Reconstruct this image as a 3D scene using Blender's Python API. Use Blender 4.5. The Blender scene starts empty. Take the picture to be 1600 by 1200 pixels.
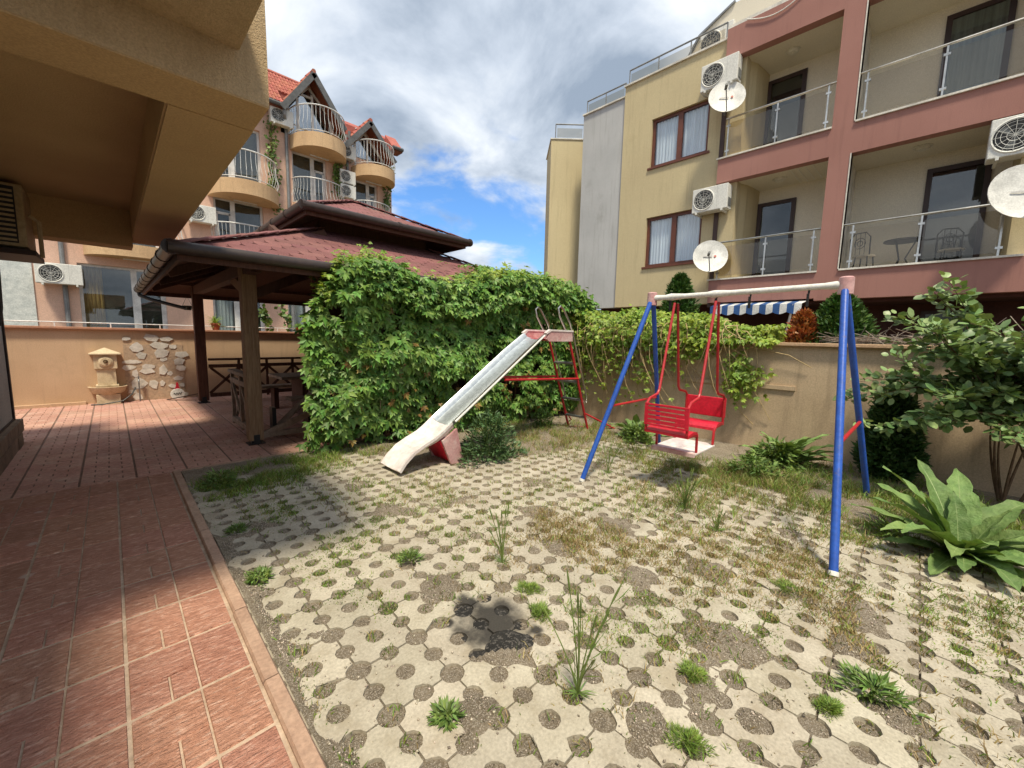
import bpy, math, random
import numpy as np
from mathutils import Vector, Matrix, noise as mnoise
R = math.radians
random.seed(11); rng = np.random.default_rng(11)
S = bpy.context.scene
COL = S.collection

# ---------------------------------------------------------------- camera
CAM = Vector((0, 0, 1.5)); FPX = 628.645
pitch, roll, yaw = R(6.60275), R(1.29971), R(44.8976)
fwd = Vector((math.sin(yaw)*math.cos(pitch), math.cos(yaw)*math.cos(pitch), -math.sin(pitch)))
r0 = Vector((math.cos(yaw), -math.sin(yaw), 0)); u0 = r0.cross(fwd)
cr = r0*math.cos(roll)+u0*math.sin(roll); cu = u0*math.cos(roll)-r0*math.sin(roll)
cd = bpy.data.cameras.new('camera'); cam = bpy.data.objects.new('camera', cd); COL.objects.link(cam)
cd.sensor_width = 36; cd.lens = 36*FPX/1600; cd.clip_start = .05; cd.clip_end = 2000
cam.matrix_world = Matrix(((cr.x, cu.x, -fwd.x, 0), (cr.y, cu.y, -fwd.y, 0), (cr.z, cu.z, -fwd.z, 1.5), (0, 0, 0, 1)))
S.camera = cam

# ---------------------------------------------------------------- world and sun
SUN_TRAVEL = Vector((.64, .77, 0)).normalized(); SUN_EL = R(65)
wd = bpy.data.worlds.new('World'); S.world = wd; wd.use_nodes = True
def build_world():
    nt = wd.node_tree; N = nt.nodes; L = nt.links; N.clear()
    def nd(t, **k):
        n = N.new(t)
        for a, b in k.items(): setattr(n, a, b)
        return n
    def math_(op, a, b=None, clamp=False):
        n = nd('ShaderNodeMath', operation=op, use_clamp=clamp)
        for i, v in enumerate((a, b)):
            if v is None: continue
            if isinstance(v, (int, float)): n.inputs[i].default_value = v
            else: L.new(v, n.inputs[i])
        return n.outputs[0]
    sky = nd('ShaderNodeTexSky', sky_type='NISHITA', sun_disc=False)
    sky.sun_elevation = SUN_EL; sky.sun_rotation = math.atan2(-SUN_TRAVEL.x, -SUN_TRAVEL.y)
    sky.air_density = 1.3; sky.dust_density = .4; sky.ozone_density = 3
    tc = nd('ShaderNodeTexCoord'); sep = nd('ShaderNodeSeparateXYZ'); L.new(tc.outputs['Generated'], sep.inputs[0])
    z = math_('ADD', math_('MAXIMUM', sep.outputs[2], 0.), .32)
    comb = nd('ShaderNodeCombineXYZ')
    L.new(math_('DIVIDE', sep.outputs[0], z), comb.inputs[0]); L.new(math_('DIVIDE', sep.outputs[1], z), comb.inputs[1])
    mp = nd('ShaderNodeMapping'); mp.inputs['Location'].default_value = (3.1, 1.7, 0.4); mp.inputs['Rotation'].default_value=(0,0,.7)
    L.new(comb.outputs[0], mp.inputs[0])
    n1 = nd('ShaderNodeTexNoise'); n1.inputs['Scale'].default_value = 2.2; n1.inputs['Detail'].default_value = 9; n1.inputs['Roughness'].default_value = .55; n1.inputs['Distortion'].default_value = .35
    L.new(mp.outputs[0], n1.inputs['Vector'])
    n2 = nd('ShaderNodeTexNoise'); n2.inputs['Scale'].default_value = 2.3; n2.inputs['Detail'].default_value = 9; n2.inputs['Roughness'].default_value = .56; n2.inputs['Distortion'].default_value = .3
    mp2 = nd('ShaderNodeMapping'); mp2.inputs['Location'].default_value = (7.3, 2.2, 1.4); L.new(comb.outputs[0], mp2.inputs[0]); L.new(mp2.outputs[0], n2.inputs['Vector'])
    # the clouds open up low over the roofs: a clearing in the weather
    gap = nd('ShaderNodeVectorMath', operation='DOT_PRODUCT'); L.new(tc.outputs['Generated'], gap.inputs[0]); gap.inputs[1].default_value = CLEARING
    g = nd('ShaderNodeMapRange', interpolation_type='SMOOTHSTEP'); L.new(gap.outputs['Value'], g.inputs[0])
    g.inputs[1].default_value = .945; g.inputs[2].default_value = .995; g.inputs[3].default_value = 0; g.inputs[4].default_value = .29
    cov = nd('ShaderNodeMapRange', interpolation_type='SMOOTHSTEP')
    L.new(math_('SUBTRACT', math_('ADD', n1.outputs['Fac'], .25), g.outputs[0]), cov.inputs[0])
    cov.inputs[1].default_value = .40; cov.inputs[2].default_value = .56
    cr_ = nd('ShaderNodeValToRGB'); L.new(n2.outputs['Fac'], cr_.inputs[0])
    e = cr_.color_ramp.elements; e[0].position = .36; e[0].color = (.15, .185, .235, 1); e[1].position = .66; e[1].color = (.46, .48, .50, 1)
    m = cr_.color_ramp.elements.new(.50); m.color = (.285, .32, .37, 1)
    sk = nd('ShaderNodeVectorMath', operation='MULTIPLY'); L.new(sky.outputs[0], sk.inputs[0]); sk.inputs[1].default_value = (.040, .060, .084)
    mix = nd('ShaderNodeMix', data_type='RGBA'); L.new(cov.outputs[0], mix.inputs['Factor']); L.new(sk.outputs[0], mix.inputs['A']); L.new(cr_.outputs[0], mix.inputs['B'])
    bg = nd('ShaderNodeBackground'); L.new(mix.outputs['Result'], bg.inputs['Color']); bg.inputs['Strength'].default_value = 1.0
    out = nd('ShaderNodeOutputWorld'); L.new(bg.outputs[0], out.inputs[0])
def ray(x, y): return cr*((x-800)/FPX)-cu*((y-600)/FPX)+fwd
CLEARING = ray(745, 345).normalized()
build_world()
sd = bpy.data.lights.new('sun', 'SUN'); sd.energy = 2.0; sd.angle = R(8); sd.color = (1, .90, .70)
sun = bpy.data.objects.new('sun', sd); COL.objects.link(sun)
sdir = Vector((SUN_TRAVEL.x*math.cos(SUN_EL), SUN_TRAVEL.y*math.cos(SUN_EL), -math.sin(SUN_EL)))
sun.rotation_euler = sdir.to_track_quat('-Z', 'Y').to_euler(); sun.location = (-10, -10, 20)
S.view_settings.view_transform = 'Standard'; S.view_settings.look = 'None'; S.view_settings.exposure = 1.24; S.view_settings.gamma = 1
S.render.engine = 'CYCLES'
S.cycles.max_bounces = 7; S.cycles.diffuse_bounces = 5; S.cycles.glossy_bounces = 3; S.cycles.transmission_bounces = 4; S.cycles.transparent_max_bounces = 8
S.cycles.caustics_reflective = False; S.cycles.caustics_refractive = False
S.cycles.use_denoising = True; S.cycles.sample_clamp_indirect = 6

# ---------------------------------------------------------------- pixel -> place (a pixel gives a direction, the plane gives the distance)
def hit(x, y, ax, v):
    d = ray(x, y); return CAM+d*((v-CAM[ax])/d[ax])
def G(x, y, z=0): return hit(x, y, 2, z)
def PX(x, y, X): return hit(x, y, 0, X)
def PY(x, y, Y): return hit(x, y, 1, Y)

# ---------------------------------------------------------------- materials
MATS = {}
def mat(name, col, rough=.85, col2=None, var=.35, scale=3., bump=.15, bscale=60., metal=0., spec=.4, speck=None, stretch=None, rnd=0., island=0., trans=0., dirt=None, coat=0., streak=None, bdist=.01):
    """Procedural surface: two colours mixed by noise, fine grain, bump; optional random tint per object / per island, translucency."""
    if name in MATS: return MATS[name]
    m = bpy.data.materials.new(name); m.use_nodes = True; MATS[name] = m
    nt = m.node_tree; N = nt.nodes; L = nt.links
    b = N['Principled BSDF']; b.inputs['Roughness'].default_value = rough; b.inputs['Metallic'].default_value = metal
    b.inputs['Specular IOR Level'].default_value = spec; b.inputs['Coat Weight'].default_value = coat
    geo = N.new('ShaderNodeNewGeometry'); vec = geo.outputs['Position']
    if stretch:
        mp = N.new('ShaderNodeMapping'); mp.inputs['Scale'].default_value = stretch; L.new(vec, mp.inputs[0]); vec = mp.outputs[0]
    def noi(s, d=5, rr=.55):
        n = N.new('ShaderNodeTexNoise'); n.inputs['Scale'].default_value = s; n.inputs['Detail'].default_value = d; n.inputs['Roughness'].default_value = rr
        L.new(vec, n.inputs['Vector']); return n.outputs['Fac']
    def rng_(v, a, b_, c=0., d=1.):
        n = N.new('ShaderNodeMapRange'); L.new(v, n.inputs[0])
        for i, q in enumerate((a, b_, c, d)): n.inputs[i+1].default_value = q
        return n.outputs[0]
    def mixc(f, a, b_, mode='MIX'):
        n = N.new('ShaderNodeMix'); n.data_type = 'RGBA'; n.blend_type = mode
        if isinstance(f, float): n.inputs['Factor'].default_value = f
        else: L.new(f, n.inputs['Factor'])
        for k, q in (('A', a), ('B', b_)):
            if isinstance(q, tuple): n.inputs[k].default_value = (*q, 1) if len(q) == 3 else q
            else: L.new(q, n.inputs[k])
        return n.outputs['Result']
    c2 = col2 or tuple(x*(1-var) for x in col)
    c = mixc(rng_(noi(scale), .35, .65), tuple(col), tuple(c2))
    fine = rng_(noi(bscale*.7, 3), .3, .7, .82, 1.12)
    vm = N.new('ShaderNodeVectorMath'); vm.operation = 'SCALE'; L.new(c, vm.inputs[0]); L.new(fine, vm.inputs['Scale']); c = vm.outputs[0]
    if dirt:   # blotches with a shape of their own: (colour, scale, threshold, amount)
        c = mixc(rng_(noi(dirt[1], 8, .65), dirt[2], dirt[2]+.12, 0, dirt[3]), c, tuple(dirt[0]))
    if streak:  # rain marks running down: (colour, amount)
        mp_ = N.new('ShaderNodeMapping'); mp_.inputs['Scale'].default_value = (5, 5, .35); L.new(geo.outputs['Position'], mp_.inputs[0])
        ns_ = N.new('ShaderNodeTexNoise'); ns_.inputs['Scale'].default_value = 1.6; ns_.inputs['Detail'].default_value = 6; ns_.inputs['Roughness'].default_value = .7; L.new(mp_.outputs[0], ns_.inputs['Vector'])
        c = mixc(rng_(ns_.outputs['Fac'], .52, .70, 0, streak[1]), c, tuple(streak[0]))
    if speck:  # (colour, scale, threshold)
        v = N.new('ShaderNodeTexVoronoi'); v.inputs['Scale'].default_value = speck[1]; L.new(vec, v.inputs['Vector'])
        sx = N.new('ShaderNodeSeparateColor'); L.new(v.outputs['Color'], sx.inputs[0])
        c = mixc(rng_(sx.outputs[0], speck[2], speck[2]+.15, 0, .85), c, tuple(speck[0]))
    if rnd or island:
        if rnd:
            oi = N.new('ShaderNodeObjectInfo'); rv = oi.outputs['Random']; amt = rnd
        else:
            rv = geo.outputs['Random Per Island']; amt = island
        hs = N.new('ShaderNodeHueSaturation'); L.new(c, hs.inputs['Color']); L.new(rng_(rv, 0, 1, 1-amt, 1+amt), hs.inputs['Value'])
        w = N.new('ShaderNodeTexWhiteNoise'); w.noise_dimensions = '1D'; L.new(rv, w.inputs['W'])
        L.new(rng_(w.outputs['Value'], 0, 1, .5-.06*amt, .5+.06*amt), hs.inputs['Hue']); c = hs.outputs[0]
    L.new(c, b.inputs['Base Color'])
    if bump:
        bp = N.new('ShaderNodeBump'); bp.inputs['Strength'].default_value = bump; bp.inputs['Distance'].default_value = bdist
        L.new(noi(bscale, 4, .6), bp.inputs['Height']); L.new(bp.outputs[0], b.inputs['Normal'])
    if trans:
        t = N.new('ShaderNodeBsdfTranslucent'); tm = N.new('ShaderNodeVectorMath'); tm.operation = 'MULTIPLY'; L.new(c, tm.inputs[0]); tm.inputs[1].default_value = (1.35, 1.25, .55)
        L.new(tm.outputs[0], t.inputs['Color']); ms = N.new('ShaderNodeMixShader'); ms.inputs[0].default_value = trans
        L.new(b.outputs[0], ms.inputs[1]); L.new(t.outputs[0], ms.inputs[2]); L.new(ms.outputs[0], N['Material Output'].inputs[0])
    return m
def glass_mat(name, tint, refl=.12, rough=.02, through=.8):
    m = bpy.data.materials.new(name); m.use_nodes = True; nt = m.node_tree; N = nt.nodes; L = nt.links; N.remove(N['Principled BSDF'])
    t = N.new('ShaderNodeBsdfTransparent'); t.inputs[0].default_value = (*[x*through for x in tint], 1)
    g = N.new('ShaderNodeBsdfGlossy'); g.inputs['Roughness'].default_value = rough; g.inputs[0].default_value = (.95, .97, 1, 1)
    lw = N.new('ShaderNodeLayerWeight'); lw.inputs[0].default_value = .5
    pw_ = N.new('ShaderNodeMath'); pw_.operation = 'POWER'; pw_.inputs[1].default_value = 4; L.new(lw.outputs['Facing'], pw_.inputs[0])
    ad = N.new('ShaderNodeMath'); ad.operation = 'MULTIPLY_ADD'; ad.use_clamp = True; ad.inputs[1].default_value = .6; ad.inputs[2].default_value = refl; L.new(pw_.outputs[0], ad.inputs[0])
    ms = N.new('ShaderNodeMixShader'); L.new(ad.outputs[0], ms.inputs[0]); L.new(t.outputs[0], ms.inputs[1]); L.new(g.outputs[0], ms.inputs[2]); L.new(ms.outputs[0], N['Material Output'].inputs[0])
    MATS[name] = m; return m

M_conc = mat('paver_concrete', (.48, .435, .35), .92, (.38, .335, .26), scale=5, bump=.35, bscale=110, rnd=.09, dirt=((.33, .28, .20), 5, .55, .55), speck=((.28, .245, .20), 190, .93))
M_soil = mat('gravelly_soil', (.36, .295, .215), .95, (.25, .20, .14), scale=5, bump=1., bscale=230, speck=((.58, .50, .41), 280, .66), dirt=((.15, .12, .085), 40, .53, .7), bdist=.02)
M_ash = mat('ash_soil', (.03, .028, .026), .95, (.015, .014, .013), scale=9, bump=.9, bscale=80, speck=((.11, .10, .09), 110, .7))
M_tile = mat('red_stamped_tile', (.56, .285, .20), .7, (.49, .23, .155), scale=3, bump=1., bscale=30, rnd=.10, stretch=(.8, 2.4, 1), dirt=((.70, .46, .36), 21, .53, .8), spec=.4, bdist=.035)
M_tile2 = mat('red_brick_print_tile', (.58, .35, .275), .8, (.51, .275, .21), scale=3, bump=.8, bscale=40, rnd=.10, dirt=((.62, .46, .37), 3.2, .56, .6), bdist=.02)
M_grout = mat('tile_joint', (.58, .45, .34), .95, (.40, .29, .21), scale=6, bump=.5, bscale=60)
M_grout2 = mat('terrace_joint', (.26, .17, .13), .95, (.18, .12, .09), scale=4, bump=.5)
M_kerb = mat('kerb_concrete', (.50, .335, .245), .92, (.40, .255, .185), scale=6, bump=.4, bscale=70, rnd=.06, dirt=((.24, .19, .13), 8, .6, .5))
M_base = mat('base_earth', (.20, .17, .12), .95)
M_yard = mat('neighbour_earth', (.19, .15, .10), .95, bump=.8, bscale=30)
M_bwall = mat('ochre_wall_render', (.59, .41, .265), .92, (.53, .36, .225), scale=1.6, bump=.2, bscale=120, dirt=((.42, .30, .19), 1.8, .60, .5), streak=((.38,.26,.17),.45))
M_rwall = mat('tan_wall_render', (.56, .43, .29), .92, (.50, .375, .25), scale=1.8, bump=.2, bscale=120, dirt=((.33, .25, .17), 1.5, .57, .55), streak=((.28,.21,.14),.5))
M_cap = mat('terracotta_cap', (.50, .25, .16), .85, (.42, .21, .13), scale=5, bump=.2, dirt=((.35, .26, .2), 5, .58, .5))
M_cap2 = mat('tan_cap', (.56, .38, .24), .88, (.47, .30, .18), scale=5, bump=.25, dirt=((.35, .26, .2), 5, .58, .5))
M_stonep = mat('exposed_pale_stone', (.72, .68, .62), .9, (.58, .54, .48), scale=14, bump=.7, bscale=40, rnd=.16)
M_overh = mat('overhang_stucco', (.58, .43, .255), .95, (.52, .38, .22), scale=1.2, bump=1., bscale=150, dirt=((.36, .25, .13), 1.4, .58, .6), streak=((.34,.24,.13),.4))
M_overf = mat('overhang_soffit_paint', (.54, .37, .19), .95, (.48, .325, .165), scale=1.5, bump=.35, bscale=160, dirt=((.50, .36, .2), 2.5, .62, .4))
M_lwall = mat('pale_grey_render', (.50, .48, .43), .95, (.42, .40, .36), scale=2, bump=.3)
M_plinth = mat('brown_stone_cladding', (.27, .19, .13), .8, (.19, .13, .09), scale=6, bump=.5, bscale=30, rnd=.14)
M_trim = mat('dark_brown_trim', (.045, .025, .02), .6)
M_wood = mat('dark_stained_timber', (.11, .048, .030), .75, (.07, .03, .019), scale=6, bump=.4, bscale=30, stretch=(8, 8, .6))
M_woodp = mat('weathered_timber', (.38, .25, .145), .85, (.26, .16, .09), scale=9, bump=.6, bscale=40, stretch=(7, 7, .5), dirt=((.30, .22, .15), 6, .58, .6))
M_woodr = mat('rail_timber', (.36, .275, .21), .85, (.24, .175, .13), scale=9, bump=.5, bscale=40)
M_shin = mat('red_brown_shingle', (.25, .11, .108), .95, (.20, .085, .083), scale=3, bump=.8, bscale=220, rnd=.14, speck=((.30, .12, .11), 260, .75))
M_shinb = mat('shingle_underlay', (.10, .033, .032), .95)
M_gut = mat('dark_brown_gutter', (.045, .028, .024), .42, (.03, .02, .017), scale=12, bump=.1, spec=.5)
M_black = mat('black_plastic', (.014, .014, .015), .45, spec=.5)
M_fount = mat('cast_sandstone', (.68, .56, .38), .9, (.58, .46, .30), scale=9, bump=.35, bscale=90, dirt=((.34, .24, .14), 7, .58, .6))
M_blue = mat('blue_paint', (.022, .105, .50), .42, (.020, .082, .40), scale=7, bump=.12, bscale=50, spec=.5, dirt=((.17, .12, .11), 17, .62, .8), streak=((.05, .12, .36), .5))
M_red = mat('red_paint', (.50, .022, .030), .42, (.40, .016, .022), scale=14, bump=.08, bscale=40, spec=.5, dirt=((.20, .075, .045), 26, .62, .7))
M_redp = mat('red_plastic', (.62, .018, .045), .4, (.54, .014, .036), scale=9, bump=.1, bscale=50, spec=.5)
M_pinkp = mat('faded_pink_plastic', (.62, .40, .385), .55, (.50, .25, .25), scale=6, bump=.15, dirt=((.72, .58, .55), 4, .50, .7))
M_pinkw = mat('bleached_plastic', (.78, .73, .71), .55, (.70, .60, .58), scale=5, bump=.2, bscale=24, dirt=((.62, .50, .42), 7, .60, .5))
M_white = mat('white_paint', (.78, .77, .73), .45, (.70, .69, .64), scale=10, bump=.05, dirt=((.5, .44, .36), 14, .66, .5))
M_steel = mat('galvanised_steel', (.62, .66, .68), .36, (.58, .62, .64), scale=5, bump=.01, bscale=30, metal=.8)
M_chrome = mat('brushed_steel', (.60, .59, .56), .28, metal=.9, bump=.03)
M_rung = mat('worn_steel_rung', (.36, .37, .38), .4, metal=.7)
M_yel = mat('yellow_render', (.58, .495, .305), .94, (.54, .455, .28), scale=.7, bump=.22, bscale=140, dirt=((.40, .32, .17), .9, .62, .4), streak=((.34,.28,.17),.38))
M_grey = mat('grey_render', (.50, .51, .515), .94, (.44, .45, .455), scale=.8, bump=.22, bscale=120, dirt=((.30, .30, .29), 1.1, .60, .5), streak=((.28,.28,.27),.5))
M_rose = mat('dusky_rose_render', (.375, .19, .16), .93, (.335, .165, .138), scale=.8, bump=.25, bscale=150, dirt=((.33, .17, .14), 1.4, .60, .45), streak=((.20,.10,.085),.40))
M_cream = mat('cream_render', (.74, .69, .575), .94, (.69, .64, .53), scale=.8, bump=.15, bscale=120)
M_creamw = mat('white_reveal', (.80, .77, .70), .92)
M_frame = mat('red_brown_window_frame', (.155, .048, .026), .5, (.12, .036, .02), scale=9, spec=.5)
M_dfr = mat('dark_door_frame', (.042, .018, .014), .5, spec=.5)
M_curt = mat('white_net_curtain', (.84, .87, .90), .95, (.72, .76, .80), scale=1, bump=.5, bscale=4, stretch=(1, 9, .1))
M_curt2 = mat('gold_drape', (.62, .42, .16), .9, (.38, .22, .07), scale=7, bump=.5, bscale=8, stretch=(6, 1, .4))
M_inside = mat('dim_room', (.035, .032, .03), .95)
M_insideg = mat('dim_greenish_room', (.15, .145, .115), .95)
M_acw = mat('air_conditioner_white', (.74, .74, .70), .5, (.68, .68, .64), scale=4, bump=.03, dirt=((.45, .42, .36), 6, .66, .4))
M_acg = mat('grille_grey', (.19, .20, .20), .6)
M_acd = mat('grille_dark', (.03, .032, .035), .7)
M_dish = mat('dish_white', (.80, .80, .77), .5, bump=.02)
M_pipe = mat('brown_downpipe', (.07, .038, .03), .5)
M_pipeg = mat('grey_downpipe', (.27, .28, .29), .5, metal=.2)
M_peach = mat('peach_render', (.71, .48, .375), .94, (.65, .425, .325), scale=.8, bump=.2, bscale=90, dirt=((.50, .32, .24), 1.2, .60, .45), streak=((.46,.30,.23),.4))
M_ochre = mat('ochre_balcony', (.62, .43, .25), .94, (.54, .36, .205), scale=1.2, bump=.2, dirt=((.40, .26, .15), 3, .58, .6), streak=((.36,.24,.15),.5))
M_pvc = mat('white_window_frame', (.80, .81, .80), .4, bump=0)
M_ptile = mat('red_roof_tile', (.44, .15, .11), .85, (.36, .115, .085), scale=5, bump=.2, rnd=.15)
M_fasc = mat('grey_fascia', (.13, .135, .14), .7, (.09, .092, .095), scale=7)
M_woods = mat('brown_soffit_boards', (.21, .068, .035), .7, (.15, .045, .024), scale=9)
M_marble = mat('white_marbled_render', (.68, .71, .69), .7, (.52, .56, .55), scale=9, bump=.15, dirt=((.38, .43, .43), 12, .56, .6))
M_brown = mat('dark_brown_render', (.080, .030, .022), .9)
M_awb = mat('awning_blue', (.035, .11, .32), .8); M_aww = mat('awning_white', (.74, .76, .76), .8)
M_pot = mat('terracotta_pot', (.50, .15, .07), .8)
M_iron = mat('wrought_iron', (.022, .02, .02), .5, spec=.5)
M_cush = mat('grey_cushion', (.45, .44, .41), .9)
M_lamp = mat('frosted_lamp_glass', (.70, .67, .58), .4)
M_stem = mat('woody_stem', (.17, .105, .06), .9, (.10, .062, .036), scale=20, bump=.5)
M_straw = mat('dry_vine_stem', (.50, .38, .20), .9, (.36, .26, .13), scale=20)
M_brush = mat('dry_twigs', (.28, .23, .19), .95, (.17, .14, .11), scale=25, island=.3)
LEAF = dict(rough=.5, bump=0, scale=2.5, spec=.45)
M_lvine = mat('creeper_leaf', (.195, .335, .065), col2=(.11, .235, .04), island=.45, trans=.22, **LEAF)
M_lvy = mat('young_vine_leaf', (.32, .41, .065), col2=(.20, .32, .045), island=.4, trans=.30, **LEAF)
M_livy = mat('balcony_vine_leaf', (.16, .24, .055), col2=(.09, .16, .035), island=.4, trans=.2, **LEAF)
M_lrose = mat('rose_leaf', (.23, .325, .125), col2=(.135, .225, .075), island=.4, trans=.16, rough=.42, bump=0, scale=2.5, spec=.5)
M_lroset = mat('broad_leaf', (.21, .31, .10), rough=.6, col2=(.14, .235, .068), scale=14, bump=1., bscale=45, spec=.35, rnd=.2, trans=.16, dirt=((.25, .33, .14), 18, .54, .5))
M_lweed = mat('weed_leaf', (.19, .28, .07), col2=(.12, .205, .05), island=.4, trans=.18, **LEAF)
M_lbush = mat('thistle_leaf', (.12, .20, .085), col2=(.07, .14, .05), island=.4, trans=.15, **LEAF)
M_lconi = mat('thuja_leaf', (.065, .135, .022), col2=(.035, .085, .015), island=.45, trans=.1, **LEAF)
M_lconid = mat('dark_yew_leaf', (.06, .125, .033), col2=(.038, .088, .024), island=.4, trans=.06, **LEAF)
M_lrust = mat('rusty_dead_leaf', (.42, .15, .045), col2=(.30, .095, .028), island=.4, trans=.15, **LEAF)
M_grass = mat('green_grass', (.24, .34, .065), col2=(.16, .25, .045), island=.4, trans=.22, **LEAF)
M_dry = mat('dry_grass', (.42, .32, .16), col2=(.29, .22, .10), island=.35, trans=.2, **LEAF)
GL_win = glass_mat('window_glass', (.95, .98, 1.), .06, through=.98)
GL_dark = glass_mat('dark_window_glass', (.86, .9, .9), .06, through=.92)
GL_gab = glass_mat('sky_reflecting_glass', (.86, .9, .9), .30, through=.9)
GL_bal = glass_mat('smoked_balcony_glass', (.90, .86, .79), .035, through=.95)

# ---------------------------------------------------------------- mesh builders
ORG = {}
class MB:
    def __init__(s): s.v = []; s.f = []
    def add(s, vs, fs):
        o = len(s.v); s.v += [tuple(p) for p in vs]; s.f += [tuple(i+o for i in f) for f in fs]; return s
    def box(s, x0, x1, y0, y1, z0, z1):
        return s.add([(x0,y0,z0),(x1,y0,z0),(x1,y1,z0),(x0,y1,z0),(x0,y0,z1),(x1,y0,z1),(x1,y1,z1),(x0,y1,z1)],
                     [(0,3,2,1),(4,5,6,7),(0,1,5,4),(1,2,6,5),(2,3,7,6),(3,0,4,7)])
    def bar(s, a, b, w, h=None, up=(0,0,1)):
        """box beam from a to b, section w x h"""
        a, b = Vector(a), Vector(b); h = h or w; d = (b-a).normalized(); u = Vector(up)
        if abs(d.dot(u)) > .99: u = Vector((1,0,0))
        r = d.cross(u).normalized()*w/2; t = r.cross(d).normalized()*h/2
        return s.add([a-r-t,a+r-t,a+r+t,a-r+t,b-r-t,b+r-t,b+r+t,b-r+t], [(0,1,2,3),(7,6,5,4),(0,4,5,1),(1,5,6,2),(2,6,7,3),(3,7,4,0)])
    def tube(s, pts, r, seg=8, cap=True):
        pts = [Vector(p) for p in pts]; n = len(pts); rs = r if isinstance(r, (list, tuple)) else [r]*n
        vs = []; prev = None
        for i, p in enumerate(pts):
            d = (pts[min(i+1,n-1)]-pts[max(i-1,0)]).normalized()
            if prev is None:
                q = Vector((0,0,1)) if abs(d.z) < .9 else Vector((1,0,0)); a = d.cross(q).normalized()
            else: a = (prev-d*prev.dot(d)).normalized()
            prev = a; b = d.cross(a)
            vs += [p+a*math.cos(t)*rs[i]+b*math.sin(t)*rs[i] for t in [2*math.pi*k/seg for k in range(seg)]]
        fs = [(i*seg+k, i*seg+(k+1)%seg, (i+1)*seg+(k+1)%seg, (i+1)*seg+k) for i in range(n-1) for k in range(seg)]
        if cap: fs += [tuple(range(seg))[::-1], tuple(range((n-1)*seg, n*seg))]
        return s.add(vs, fs)
    def lathe(s, prof, c=(0,0,0), seg=20, axis='z', arc=2*math.pi):
        vs = []; full = abs(arc-2*math.pi) < 1e-6; m = seg if full else seg+1
        for (r, h) in prof:
            for k in range(m):
                t = arc*k/seg; x, y = r*math.cos(t), r*math.sin(t)
                p = (x, y, h) if axis == 'z' else ((h, x, y) if axis == 'x' else (x, h, y))
                vs.append((c[0]+p[0], c[1]+p[1], c[2]+p[2]))
        fs = []
        for i in range(len(prof)-1):
            for k in range(seg): fs.append((i*m+k, i*m+(k+1)%m, (i+1)*m+(k+1)%m, (i+1)*m+k))
        return s.add(vs, fs)
    def prism(s, poly, a, b, axis='z'):
        """polygon in the other two axes extruded from a to b along axis (x: poly=(y,z), y: (x,z), z: (x,y))"""
        def P(q, h): return {'x': (h, q[0], q[1]), 'y': (q[0], h, q[1]), 'z': (q[0], q[1], h)}[axis]
        n = len(poly); vs = [P(q, a) for q in poly]+[P(q, b) for q in poly]
        return s.add(vs, [tuple(range(n))[::-1], tuple(range(n, 2*n))]+[(i, (i+1)%n, n+(i+1)%n, n+i) for i in range(n)])
    def slab(s, quad, t):
        """flat polygon with thickness t along its normal"""
        q = [Vector(p) for p in quad]; nn = (q[1]-q[0]).cross(q[2]-q[1]).normalized()*t; n = len(q)
        return s.add(q+[p-nn for p in q], [tuple(range(n)), tuple(range(n, 2*n))[::-1]]+[(i, n+i, n+(i+1)%n, (i+1)%n) for i in range(n)])
    def build(s, name, m, parent=None, smooth=False, local=False, bevel=0.):
        me = bpy.data.meshes.new(name)
        o_ = Vector((0,0,0)) if (local or parent is None) else ORG.get(parent.name, Vector((0,0,0)))
        me.from_pydata([(p[0]-o_.x, p[1]-o_.y, p[2]-o_.z) for p in s.v], [], s.f); me.update()
        me.materials.append(m)
        if smooth: me.polygons.foreach_set('use_smooth', [True]*len(me.polygons))
        ob = bpy.data.objects.new(name, me); COL.objects.link(ob)
        if parent: ob.parent = parent; ORG[ob.name] = o_
        else: ORG[ob.name] = Vector((0,0,0))
        if bevel:
            bv = ob.modifiers.new('bevel', 'BEVEL'); bv.width = bevel; bv.segments = 2; bv.limit_method = 'ANGLE'
        if smooth:
            try: me.set_sharp_from_angle(angle=R(40))
            except Exception: pass
        return ob
def tag(o, label, cat, group=None):
    o['label'] = label; o['category'] = cat
    if group: o['group'] = group
    return o
def thing(name, label, cat, loc=(0,0,0), rz=0., group=None):
    o = bpy.data.objects.new(name, None); COL.objects.link(o); o.location = loc; o.rotation_euler = (0, 0, rz); o.empty_display_size = .1
    ORG[o.name] = Vector(loc); return tag(o, label, cat, group)
def struct(o): o['kind'] = 'structure'; return o
def stuff(o): o['kind'] = 'stuff'; return o
def child(me, name, parent, loc, rot=(0,0,0)):
    """another object sharing mesh data, placed in world coordinates under parent"""
    o = bpy.data.objects.new(name, me); COL.objects.link(o); o.parent = parent; o.location = Vector(loc)-ORG[parent.name]; o.rotation_euler = rot; ORG[o.name] = Vector(loc); return o
def mesh_of(mb, name, m, smooth=False):
    me = bpy.data.meshes.new(name); me.from_pydata(mb.v, [], mb.f); me.update(); me.materials.append(m)
    if smooth: me.polygons.foreach_set('use_smooth', [True]*len(me.polygons))
    return me
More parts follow.
